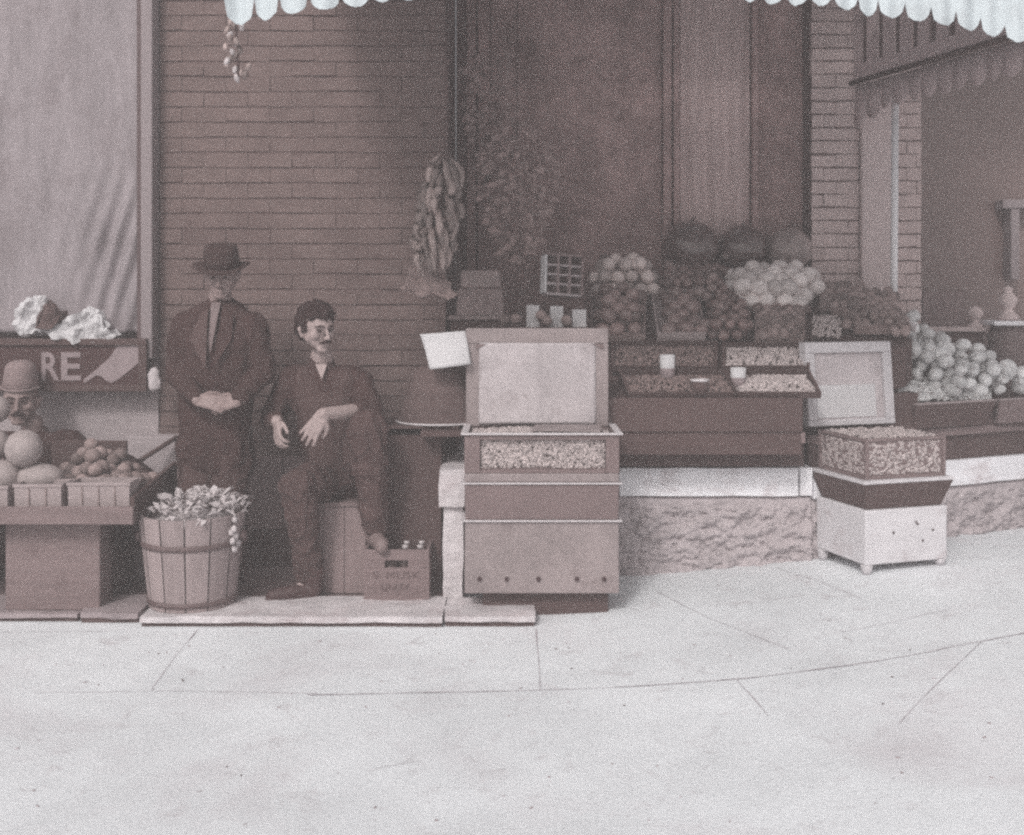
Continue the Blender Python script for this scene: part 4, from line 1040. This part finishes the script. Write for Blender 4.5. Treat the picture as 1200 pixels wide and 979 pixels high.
mb = MB(); mb.box((W(-60, 0, 5.3).x, 5.3, .491), (W(14, 0, 5.3).x, 5.6, .70)); tag(mb.build('melon_crate', 'wood_dark', bevel=.005), 'dark crate holding up the melons at the far left', 'crate')
# ---------------------------------------------------------------- bucket of husks
BX, BYk = W(226, 0, 5.27).x, 5.27+.0
t = empty('wooden_bucket', (BX, BYk, .05), 'round stave bucket with iron hoops full of pale leafy husks at the kerb', 'bucket')
mb = MB(); ns = 13
for k in range(ns):
    a0_, a1_ = 2*math.pi*k/ns+.015, 2*math.pi*(k+1)/ns-.015
    cols = []
    for a_ in [a0_+(a1_-a0_)*q/3 for q in range(4)]:
        cols.append([(V((math.cos(a_), math.sin(a_), 0))*r_)+V((0, 0, z)) for r_, z in ((.198, 0), (.243, .425), (.228, .425), (.186, .0))])
    for c0_, c1_ in zip(cols, cols[1:]):
        vs0 = [mb.b.verts.new(q) for q in c0_]; vs1 = [mb.b.verts.new(q) for q in c1_]
        for q in range(4): mb.b.faces.new((vs0[q], vs1[q], vs1[(q+1) % 4], vs0[(q+1) % 4]))
bmesh.ops.remove_doubles(mb.b, verts=mb.b.verts[:], dist=.0005)
mb.build('staves', 'wood_vert', t, local=True)
MB().lathe((0, 0, .02), [(0, 0), (.18, 0), (.18, .012), (0, .012)]).build('bottom', 'wood_dark', t, local=True)
for z_, w_ in ((.28, .026), (.02, .022)):
    r_ = .198+.045*z_/.425
    MB().lathe((0, 0, z_), [(r_-.002, 0), (r_+.006, 0), (r_+.006+.003, w_), (r_+.001, w_), (r_-.002, 0)], 48).build('hoop', 'hoop', t, local=True)
for s_ in (-1, 1):
    mb = MB(); mb.ell((s_*.242, -.02, .315), (.018, .03, .03), sub=2); mb.build('ear', 'hoop', t, local=True)
mb = MB()
rnd = random.Random(4)
for i in range(260):
    a_ = rnd.uniform(0, 6.28); r_ = .22*math.sqrt(rnd.random()); c = V((BX+.02+r_*math.cos(a_), BYk+r_*math.sin(a_), .05+.41+.075*(1-(r_/.24)**2)+rnd.uniform(-.01, .03)))
    if c.x < BX-.12 and rnd.random() < .7: continue
    dirn = V((rnd.uniform(-1, 1), rnd.uniform(-1, 1), rnd.uniform(-.2, .7))).normalized(); L_ = rnd.uniform(.035, .08)
    sd = dirn.cross(V((0, 0, 1))).normalized()*rnd.uniform(.008, .016)
    up = V((0, 0, .012))
    q = [c, c+dirn*L_*.5+sd+up, c+dirn*L_+V((0, 0, -.01)), c+dirn*L_*.5-sd+up*.6]
    mb.prism(q, (0, 0, .003))
for q in range(8):
    c = V((BX+.215+rnd.uniform(-.01, .03), BYk-.1+rnd.uniform(-.05, .05), .46-.02*q)); mb.ell(c, (.016, .012, .02), sub=1)
mb.ell((BX, BYk, .05+.37), (.215, .215, .05), sub=2)
tag(mb.build('husks', 'husk'), 'pale leafy corn husks spilling over the bucket rim', 'husks', kind='stuff')
# ---------------------------------------------------------------- people
def head_parts(C, yaw, pitch, roll=0, s=1.0):
    """C centre of the head; face looks to local -Y"""
    Mx = Matrix.Translation(V(C)) @ Euler((pitch, roll, yaw), 'XYZ').to_matrix().to_4x4()
    def T(x, y, z): return Mx @ V((x*s, y*s, z*s))
    def S_(c, r): return (T(*c), r*s if not hasattr(r, '__len__') else r[0]*s)
    pr = []
    pr.append([S_((0, .025, .035), .082), S_((0, -.012, .035), .074)])
    pr.append([S_((0, .0, .01), .07), S_((.025, -.035, -.045), .032), S_((-.025, -.035, -.045), .032), S_((0, -.052, -.078), .024)])
    pr.append([S_((.018, -.062, -.08), .016), S_((-.018, -.062, -.08), .016), S_((0, -.07, -.082), .016)])
    pr.append([S_((.038, -.07, .034), .011), S_((0, -.083, .036), .010)])
    pr.append([S_((-.038, -.07, .034), .011), S_((0, -.083, .036), .010)])
    pr.append([S_((0, -.083, .026), .008), S_((0, -.108, -.018), .0105)])
    pr.append([S_((.011, -.094, -.022), .009), S_((-.011, -.094, -.022), .009)])
    for q in (1, -1):
        pr.append([S_((q*.042, -.052, -.008), .026), S_((q*.05, -.02, -.03), .026)])
        pr.append([S_((q*.080, .012, .012), .010), S_((q*.086, .022, .018), .011), S_((q*.078, .008, -.022), .009)])
    pr.append([S_((.016, -.082, -.050), .008), S_((-.016, -.082, -.050), .008)])
    pr.append([S_((.012, -.079, -.060), .009), S_((-.012, -.079, -.060), .009)])
    return pr, T
def sockets(T, s=1.0):
    cs = [T(.032, -.083, .014), T(-.032, -.083, .014)]; back = (T(0, 1, 0)-T(0, 0, 0)).normalized()
    def f(co):
        for c in cs:
            d_ = (co-c).length
            if d_ < .022*s: co = co+back*.009*s*(1-(d_/(.022*s))**2)
        return co
    return f
def hand_parts(wr, d, n, side, s=1.0, curl=.5, spread=.10):
    """wr wrist; d direction of hand; n palm normal (fingers curl towards it); side +1/-1 thumb side = d x n * side"""
    d = V(d).normalized(); n = V(n); n = (n-d*n.dot(d)).normalized(); t_ = d.cross(n)*side
    wr = V(wr); pr = []
    kn = [wr+d*.085*s*k+t_*o*s for k, o in ((.98, .030), (1.03, .010), (1.0, -.010), (.92, -.028))]
    pr.append([(wr+t_*.018*s, .016*s), (wr-t_*.016*s, .015*s), (kn[0], .0125*s), (kn[1], .0125*s), (kn[2], .012*s), (kn[3], .011*s)])
    for i, (k, L) in enumerate(zip(kn, (.070, .078, .073, .058))):
        dd = (d+t_*(1.5-i)*spread).normalized(); p = k; c = curl*.35
        r_ = .0098*s
        for j, f_ in enumerate((.45, .31, .24)):
            q = p+(dd*math.cos(c)+n*math.sin(c))*L*f_*s
            pr.append([(p, r_), (q, r_*.93)]); p = q; r_ *= .93; c += curl*.75
    b0 = wr+d*.02*s+t_*.022*s; b1 = b0+(d*.6+t_*.7+n*.3).normalized()*.038*s; b2_ = b1+(d*.85+t_*.25+n*.35).normalized()*.03*s; b3 = b2_+(d*.95+n*.3).normalized()*.024*s
    pr += [[(b0, .014*s), (b1, .0125*s)], [(b1, .0125*s), (b2_, .0105*s)], [(b2_, .0105*s), (b3, .0085*s)]]
    return pr
def limb(a, b_, c, r): return [[(a, r[0]), (b_, r[1])], [(b_, r[1]), (c, r[2])]]
def grow(pr, k): return [[(c, (r+k)) for c, r in p] for p in pr]
def face_bits(T, t, s=1.0, moustache=True):
    for q in (1, -1):
        R3 = (T(1, 0, 0)-T(0, 0, 0)), (T(0, 1, 0)-T(0, 0, 0)), (T(0, 0, 1)-T(0, 0, 0)); mb = MB(); mb.ell(T(q*.031, -.0755, .013), (.0125*s, .008*s, .0045*s), Matrix([v_.normalized() for v_ in R3]).transposed(), sub=2); mb.build('eye', 'eye', t)
    def arc(pts, rs, nm):
        mb = MB(); mb.tube([T(*p) for p in pts], [r*s for r in rs], 8); return mb.build(nm, 'hair', t)
    for q in (1, -1): arc([(q*.014, -.092, .036), (q*.034, -.086, .041), (q*.054, -.066, .034)], [.003, .0045, .002], 'eyebrow')
    if moustache:
        arc([(-.033, -.078, -.046), (-.018, -.091, -.040), (0, -.096, -.037), (.018, -.091, -.040), (.033, -.078, -.046)], [.003, .008, .0085, .008, .003], 'moustache')
def shoe(heel, toe, t, m='boot', r=.04, nm='shoe'):
    h, o_ = V(heel), V(toe); d = (o_-h)
    up = V((0, 0, 1))
    fuse(nm, [[(h+up*.038, .036), (h+d*.45+up*.034, .036)], [(h+d*.45+up*.032, .038), (o_-d.normalized()*.04+up*.028, .034)], [(h+up*.04, .038), (h+up*.12, .052)], [(h+up*.012, .030), (o_-d.normalized()*.03+up*.012, .030)]], m, t, .006, 3)
# --- standing man
Y = 5.58
def Wp(x, y, dY=0.0): return W(x, y, Y+dY)
t = empty('person', (Wp(250, 0).x, Y, .036), 'man in a dark suit and brimmed hat standing with his hands clasped', 'person')
pelvis = Wp(252, 512); chest = Wp(256, 405); neck = Wp(258, 352, -.01)
hc = Wp(260, 325, -.04)
hp, T = head_parts(hc, R(4), R(14), 0, .97)
shL, shR = Wp(217, 383), Wp(296, 383, .0)
elL, elR = Wp(207, 437, -.02), Wp(309, 437, -.02)
wrL, wrR = Wp(231, 469, -.21), Wp(279, 470, -.20)
hipL, hipR = Wp(235, 520), Wp(268, 520)
knL, knR = Wp(231, 600, -.02), Wp(270, 600, -.03)
anL, anR = V((Wp(229, 0).x, Y+.01, .12)), V((Wp(271, 0).x, Y+.01, .12))
torso = [[(pelvis+V((-.06, 0, .02)), .10), (pelvis+V((.06, 0, .02)), .10), (chest+V((-.07, 0, 0)), .105), (chest+V((.07, 0, 0)), .105)],
         [(chest+V((-.07, 0, 0)), .105), (chest+V((.07, 0, 0)), .105), (shL+V((.03, 0, -.0)), .05), (shR+V((-.03, 0, -.0)), .05)],
         [(shL+V((.03, 0, .01)), .045), (neck+V((0, .02, -.05)), .06), (shR+V((-.03, 0, .01)), .045)],
         [(neck+V((0, .02, -.06)), .062), (neck+V((0, 0, .03)), .056)]]
arms = limb(shL, elL, wrL, (.052, .042, .028))+limb(shR, elR, wrR, (.052, .042, .028))
legs = limb(hipL, knL, anL, (.088, .058, .04))+limb(hipR, knR, anR, (.088, .058, .04))
feet = [[(anL, .04), (anL+V((0, -.05, -.05)), .026)], [(anR, .04), (anR+V((0, -.05, -.05)), .026)]]
hands = hand_parts(wrL, (.9, -.15, -.12), (0, .9, -.5), 1, 1.0, .35)+hand_parts(wrR, (-.9, -.1, -.18), (0, .9, -.5), -1, 1.0, .8)
fuse('body', torso+arms+legs+feet+hands+hp, 'skin_tan', t, .0055, 3, post=sockets(T))
face_bits(T, t, .97, False)
coat = grow(torso[:1], .020)+grow(torso[1:3], .022)
coat[0] = [(coat[0][0][0], .118), (coat[0][1][0], .118), (coat[0][2][0], .115), (coat[0][3][0], .115)]
coat += [[(pelvis+V((-.07, 0, -.02)), .115), (pelvis+V((.07, 0, -.02)), .115), (pelvis+V((-.085, .01, -.13)), .11), (pelvis+V((.085, .01, -.13)), .11), (pelvis+V((0, 0, .15)), .12)]]
wl2 = wrL.lerp(elL, .12); wr2 = wrR.lerp(elR, .12)
coat += limb(shL, elL, wl2, (.074, .062, .046))+limb(shR, elR, wr2, (.074, .062, .046))
coat += [[(neck+V((0, .03, -.045)), .075), (neck+V((0, .02, -.02)), .066)]]
ct = fuse('coat', coat, 'coat', t, .009, 3, .007, 8)
for q, m_ in ((-1, 'coat_grey'), (1, 'coat')):   # lapels
    a = neck+V((q*.035, -.075, -.03)); c = chest+V((q*.02, -.155, -.10)); d2 = chest+V((q*.10, -.125, .035)); e2 = neck+V((q*.085, -.075, -.07))
    mb = MB(); mb.prism([a, e2, d2, c], (0, -.012, 0)); bmesh.ops.triangulate(mb.b, faces=mb.b.faces[:]); mb.cut(2); mb.rough(.008, 12, q+3); mb.build('lapel', m_, ct)
a = neck+V((0, -.068, -.02))
mb = MB(); mb.prism([a+V((-.024, 0, .01)), a+V((.022, 0, .01)), chest+V((.010, -.138, .03)), chest+V((0, -.145, -.03)), chest+V((-.012, -.138, .03))], (0, -.008, 0)); mb.build('shirt_front', 'shirt_pale', t)
for k in range(4):
    mb = MB(); mb.ell(chest+V((.012, -.157, -.09-.055*k)), (.009, .006, .009)); mb.build('button', 'hole', ct)
fuse('trousers', grow(limb(hipL, knL, anL, (.098, .072, .062))+limb(hipR, knR, anR, (.098, .072, .062)), .006), 'trouser', t, .009, 3, .009, 8, seed=3)
shoe(anL+V((0, .03, -.085)), anL+V((-.03, -.2, -.085)), t); shoe(anR+V((0, .03, -.085)), anR+V((.03, -.2, -.085)), t)
# hat
def hat(T, t, m, brim=.145, crown=.09, h=.11, z0=.062, tilt=0.0, dent=True, droop=.012):
    mb = MB(); n = 40; prof = [(crown*1.0, .0), (crown*1.02, .03), (crown*.98, h*.7), (crown*.9, h*.95), (crown*.6, h*(.98)), (0, h*(.86 if dent else 1.05))] if dent else [(crown, 0), (crown*1.0, .03), (crown*.95, h*.55), (crown*.86, h*.8), (crown*.66, h*.95), (crown*.35, h*1.02), (0, h*1.04)]
    rings = []
    def pt(r_, a_, z_):
        return T(r_*math.cos(a_), r_*1.12*math.sin(a_)+.012, z0+z_+.12*tilt*math.sin(a_)*r_)
    br = [(brim, 0), (brim*.97, .006)]
    seq = [('b', brim-.004, -.004), ('b', brim, 0), ('b', brim*.85, .003)]+[('c', r_, z_) for r_, z_ in prof]
    for kind, r_, z_ in seq:
        if r_ == 0: rings.append([mb.b.verts.new(pt(0, 0, z_))]); continue
        ring = []
        for k in range(n):
            a_ = 2*math.pi*k/n
            zz = z_+(droop*(math.cos(a_)**2)*(1.6 if kind == 'b' else 0))-(droop*.8*(abs(math.sin(a_)))*(1 if kind == 'b' else 0))
            if dent and kind == 'c' and z_ > h*.9: zz -= .018*abs(math.cos(a_))**4*0
            ring.append(mb.b.verts.new(pt(r_, a_, zz)))
        rings.append(ring)
    # underside
    under = [mb.b.verts.new(pt(crown*.97, 2*math.pi*k/n, -.004)) for k in range(n)]
    rings.insert(0, under)
    for r0, r1 in zip(rings, rings[1:]):
        for k in range(n):
            k2 = (k+1) % n
            f = mb.b.faces.new((r0[k], r0[k2], r1[0])) if len(r1) == 1 else mb.b.faces.new((r0[k], r0[k2], r1[k2], r1[k]))
            f.smooth = True
    ho = mb.build('hat', m, t)
    mb = MB(); r0 = []
    pts = [pt(crown*1.035, 2*math.pi*k/n, .006) for k in range(n)]; pts2 = [pt(crown*1.04, 2*math.pi*k/n, .03) for k in range(n)]
    va = [mb.b.verts.new(p) for p in pts]; vb = [mb.b.verts.new(p) for p in pts2]
    pc = [mb.b.verts.new(pt(crown*1.0, 2*math.pi*k/n, .006)) for k in range(n)]; pd = [mb.b.verts.new(pt(crown*1.0, 2*math.pi*k/n, .03)) for k in range(n)]
    for k in range(n):
        k2 = (k+1) % n; mb.b.faces.new((va[k], va[k2], vb[k2], vb[k])); mb.b.faces.new((pc[k], pd[k], pd[k2], pc[k2])); mb.b.faces.new((vb[k], vb[k2], pd[k2], pd[k])); mb.b.faces.new((va[k], pc[k], pc[k2], va[k2]))
    mb.build('hat_band', 'hair' if m == 'felt' else 'wood', ho)
    return ho
hat(T, t, 'felt', .142, .086, .115, .052)
fuse('hair', [[(T(0, .055, .02), .074), (T(0, .07, -.02), .06)]], 'hair', t, .006, 2, .004, 40)
# --- seated man
Y = 5.5
t = empty('person', (-.95, 5.5, .036), 'dark haired man with moustache and rolled sleeves sitting with one boot on a crate', 'person')
pelvis = W(400, 556, 5.64); chest = W(388, 468, 5.62); neck = W(377, 424, 5.58)
hc = W(371, 388, 5.52)
hp, T = head_parts(hc, R(42), R(8), R(-3), 1.0)
shL, shR = W(341, 446, 5.60), W(423, 448, 5.58)
elL, elR = W(318, 492, 5.66), W(433, 482, 5.44)
wrL, wrR = W(325, 494, 5.47), W(379, 485, 5.23)
hipL, hipR = W(386, 562, 5.62), W(412, 562, 5.62)
knL, knR = W(350, 570, 5.26), W(431, 503, 5.30)
anL, anR = W(362, 672, 5.40), W(441, 618, 5.40)
torso = [[(pelvis+V((-.06, 0, 0)), .105), (pelvis+V((.06, 0, 0)), .105), (chest+V((-.06, 0, -.05)), .105), (chest+V((.06, 0, -.05)), .105)],
         [(chest+V((-.06, 0, -.05)), .105), (chest+V((.06, 0, -.05)), .105), (shL+V((.035, 0, -.0)), .06), (shR+V((-.035, 0, -.0)), .06)],
         [(neck+V((0, .03, -.05)), .062), (neck+V((0, 0, .03)), .056)]]
arms = limb(shL, elL, wrL, (.052, .044, .030))+limb(shR, elR, wrR, (.054, .045, .029))
legs = limb(hipL, knL, anL, (.09, .06, .042))+limb(hipR, knR, anR, (.09, .06, .042))
feet = [[(anL, .04), (anL+V((-.03, -.03, -.05)), .026)], [(anR, .04), (anR+V((0, -.03, -.05)), .026)]]
hands = hand_parts(wrR, (-.55, -.12, -.82), (-.2, .9, -.3), 1, 1.02, .35, .13)+hand_parts(wrL, (.1, -.45, -.6), (.8, .4, -.2), 1, 1.0, .8)
fuse('body', torso+arms+legs+feet+hands+hp, 'skin', t, .005, 3, post=sockets(T))
face_bits(T, t)
fuse('hair', [[(T(0, .035, .055), .086), (T(0, -.01, .085), .066)], [(T(0, -.045, .095), .036), (T(.04, -.035, .088), .032), (T(-.04, -.035, .088), .032)], [(T(0, .06, .01), .074), (T(.06, .03, .04), .038)], [(T(0, .06, .01), .07), (T(-.06, .03, .04), .038)], [(T(.078, -.008, .045), .014), (T(.078, -.006, .01), .010)], [(T(-.078, -.008, .045), .014), (T(-.078, -.006, .01), .010)]], 'hair', t, .006, 2, .010, 34)
shirt = grow(torso[:2], .018)+[[(neck+V((0, .03, -.045)), .073), (neck+V((0, .015, -.015)), .066)]]
shirt += limb(shL, elL, wrL.lerp(elL, .25), (.066, .060, .046))+limb(shR, elR, elR.lerp(wrR, .20), (.062, .064, .054))
sh = fuse('shirt', shirt, 'shirt_dark', t, .008, 3, .007, 9, seed=5)
fuse('rolled_cuff', [[(elR.lerp(wrR, .14), .060), (elR.lerp(wrR, .22), .056)]], 'shirt_dark', sh, .007, 2, .004, 30)
a = neck+V((.01, -.072, -.02))
mb = MB(); mb.prism([a+V((-.03, .01, .012)), a+V((.028, .01, .012)), a+V((.008, -.02, -.06))], (0, -.01, 0)); mb.build('collar_opening', 'skin', sh)
# vest front panels
vest = [[(pelvis+V((-.05, -.02, .06)), .13), (pelvis+V((.04, -.02, .06)), .13), (chest+V((-.055, -.015, -.03)), .13), (chest+V((.05, -.015, -.03)), .13)],
        [(chest+V((-.06, -.012, -.03)), .13), (shL+V((.07, -.02, .005)), .072)], [(chest+V((.06, -.002, -.03)), .126), (shR+V((-.07, -.02, .005)), .072)]]
vs_ = fuse('vest', vest, 'vest', t, .008, 3, .003, 9, seed=2)
for k in range(4):
    mb = MB(); mb.ell(W(383+k*2.5, 455+k*20, 5.45+.004*k), (.007, .006, .007)); mb.build('button', 'hole', vs_)
fuse('trousers', limb(hipL, knL, anL, (.112, .086, .066))+limb(hipR, knR, anR, (.118, .098, .066))+[[(pelvis+V((-.06, 0, 0)), .122), (pelvis+V((.06, 0, 0)), .122), (pelvis+V((0, 0, .04)), .115)]], 'trouser', t, .008, 3, .010, 9, seed=9)
shoe(V((anL.x+.03, anL.y-.02, .038)), V((anL.x-.19, anL.y-.10, .038)), t)
shoe(V((anR.x-.03, anR.y+.05, .292)), V((anR.x+.055, anR.y-.15, .288)), t, 'boot_worn')
# --- hatted man behind the table
t = empty('person', (-2.5, 5.9, .036), 'moustached man in a pale hat half hidden behind the melons at far left', 'person')
Y = 5.88
hc = W(24, 473, Y)
hp, T = head_parts(hc, R(14), R(2), 0, 1.08)
neck = W(38, 503, 5.92); chest = W(40, 545, 5.92); pelvis = V((chest.x, 5.9, .42))
shL, shR = W(-16, 526, 5.90), W(88, 524, 5.90)
elL, elR = shL+V((-.03, -.04, -.27)), shR+V((.02, -.04, -.27)); wrL, wrR = elL+V((.04, -.2, .0)), elR+V((-.06, -.2, .0))
elL.x += 0
hipL, hipR = pelvis+V((-.09, 0, -.02)), pelvis+V((.09, 0, -.02)); knL, knR = hipL+V((-.02, -.12, -.0)), hipR+V((.02, -.12, 0))
knL, knR = hipL+V((-.05, -.10, -.03)), hipR+V((.05, -.10, -.03)); anL, anR = V((knL.x, 5.82, .12)), V((knR.x, 5.82, .12))
torso = [[(pelvis+V((-.06, 0, 0)), .10), (pelvis+V((.06, 0, 0)), .10), (chest+V((-.07, 0, 0)), .10), (chest+V((.07, 0, 0)), .10)],
         [(chest+V((-.07, 0, 0)), .10), (chest+V((.07, 0, 0)), .10), (shL+V((.03, 0, 0)), .06), (shR+V((-.03, 0, 0)), .06)],
         [(neck+V((0, .01, -.07)), .06), (neck+V((0, 0, .03)), .056)]]
arms = limb(shL, elL, wrL, (.052, .042, .028))+limb(shR, elR, wrR, (.052, .042, .028))
legs = limb(hipL, knL, anL, (.085, .058, .04))+limb(hipR, knR, anR, (.085, .058, .04))
hands = hand_parts(wrL, (.3, -.9, -.1), (0, 0, -1), 1)+hand_parts(wrR, (-.3, -.9, -.1), (0, 0, -1), -1)
fuse('body', torso+arms+legs+hands+hp, 'skin_tan', t, .006, 3, post=sockets(T))
face_bits(T, t, 1.08)
ct = grow(torso[:2], .024)+[[(neck+V((0, .03, -.06)), .075), (neck+V((0, .02, -.03)), .068)]]+limb(shL, elL, wrL.lerp(elL, .1), (.072, .06, .044))+limb(shR, elR, wrR.lerp(elR, .1), (.072, .06, .044))
fuse('coat', ct, 'coat', t, .009, 3, .010, 8, seed=4)
fuse('trousers', grow(legs, .02), 'trouser', t, .01, 3, .008, 8)
shoe(anL+V((0, .03, -.085)), anL+V((0, -.15, -.085)), t); shoe(anR+V((0, .03, -.085)), anR+V((0, -.15, -.085)), t)
hat(T, t, 'felt_pale', .096, .080, .132, .074, dent=False, droop=.006)
fuse('hair', [[(T(0, .055, .02), .074), (T(0, .07, -.02), .06)]], 'hair', t, .006, 2, .004, 40)
mb = MB(); mb.box((pelvis.x-.2, 5.84, .036), (pelvis.x+.2, 6.0, .30)); tag(mb.build('stool_box', 'wood_dark', bevel=.004), 'low dark box under the hatted man at far left', 'box')
# ---------------------------------------------------------------- added veil
VEIL = 0.021
mb = MB(); mb.box((-45, -42, -1.2), (45, 12, 9.5)); veil_ = mb.build('veil_volume', 'dark'); veil_['kind'] = 'stuff'  # scattering volume added to lift dark tones, not air of the place
veil_.data.materials.clear()
m = bpy.data.materials.new('tone_lift_veil'); m.use_nodes = True; nt = m.node_tree
for n_ in list(nt.nodes):
    if n_.type != 'OUTPUT_MATERIAL': nt.nodes.remove(n_)
pvn = nt.nodes.new('ShaderNodeVolumePrincipled'); pvn.inputs['Color'].default_value = (1.0, .95, .945, 1); pvn.inputs['Density'].default_value = VEIL; pvn.inputs['Anisotropy'].default_value = 0
out = [n_ for n_ in nt.nodes if n_.type == 'OUTPUT_MATERIAL'][0]
nt.links.new(pvn.outputs[0], out.inputs['Volume']); veil_.data.materials.append(m)
# ---------------------------------------------------------------- light, camera
w = bpy.data.worlds.new('World'); S.world = w; w.use_nodes = True
nt = w.node_tree; bg = nt.nodes['Background']
sky = nt.nodes.new('ShaderNodeTexSky'); sky.sky_type = 'NISHITA'; sky.sun_disc = False
EL, AZ = 40, 200      # sun behind and left of the camera
sky.sun_elevation = R(EL); sky.sun_rotation = R(AZ); sky.air_density = 1.0; sky.dust_density = 6.0; sky.ozone_density = 1.0
hs = nt.nodes.new('ShaderNodeHueSaturation'); hs.inputs['Saturation'].default_value = .25
nt.links.new(sky.outputs[0], hs.inputs['Color']); nt.links.new(hs.outputs[0], bg.inputs['Color'])
bg.inputs['Strength'].default_value = .12
sl = bpy.data.lights.new('sun', 'SUN'); sl.energy = 1.6; sl.angle = R(10); sl.color = (1, .97, .95)
so = bpy.data.objects.new('sun', sl); COL.objects.link(so)
az = R(AZ); dirv = V((math.sin(az)*math.cos(R(EL)), math.cos(az)*math.cos(R(EL)), math.sin(R(EL))))
so.rotation_euler = dirv.to_track_quat('Z', 'Y').to_euler(); so.location = dirv*20
cam = bpy.data.cameras.new('camera'); co = bpy.data.objects.new('camera', cam); COL.objects.link(co)
co.location = (0, 0, 1.5); co.rotation_euler = (math.pi/2, 0, 0)
cam.sensor_width = 36; cam.lens = F/1200*36; cam.shift_y = -(489.5-342)/1200; cam.clip_end = 500
S.camera = co
S.view_settings.view_transform = 'Standard'; S.view_settings.look = 'None'; S.view_settings.gamma = 1; S.view_settings.use_curve_mapping = False
S.view_settings.exposure = 0.0
S.render.engine = 'CYCLES'
S.cycles.use_denoising = False; S.cycles.use_adaptive_sampling = False
S.cycles.filter_width = 2.5; S.cycles.max_bounces = 6; S.cycles.volume_bounces = 1
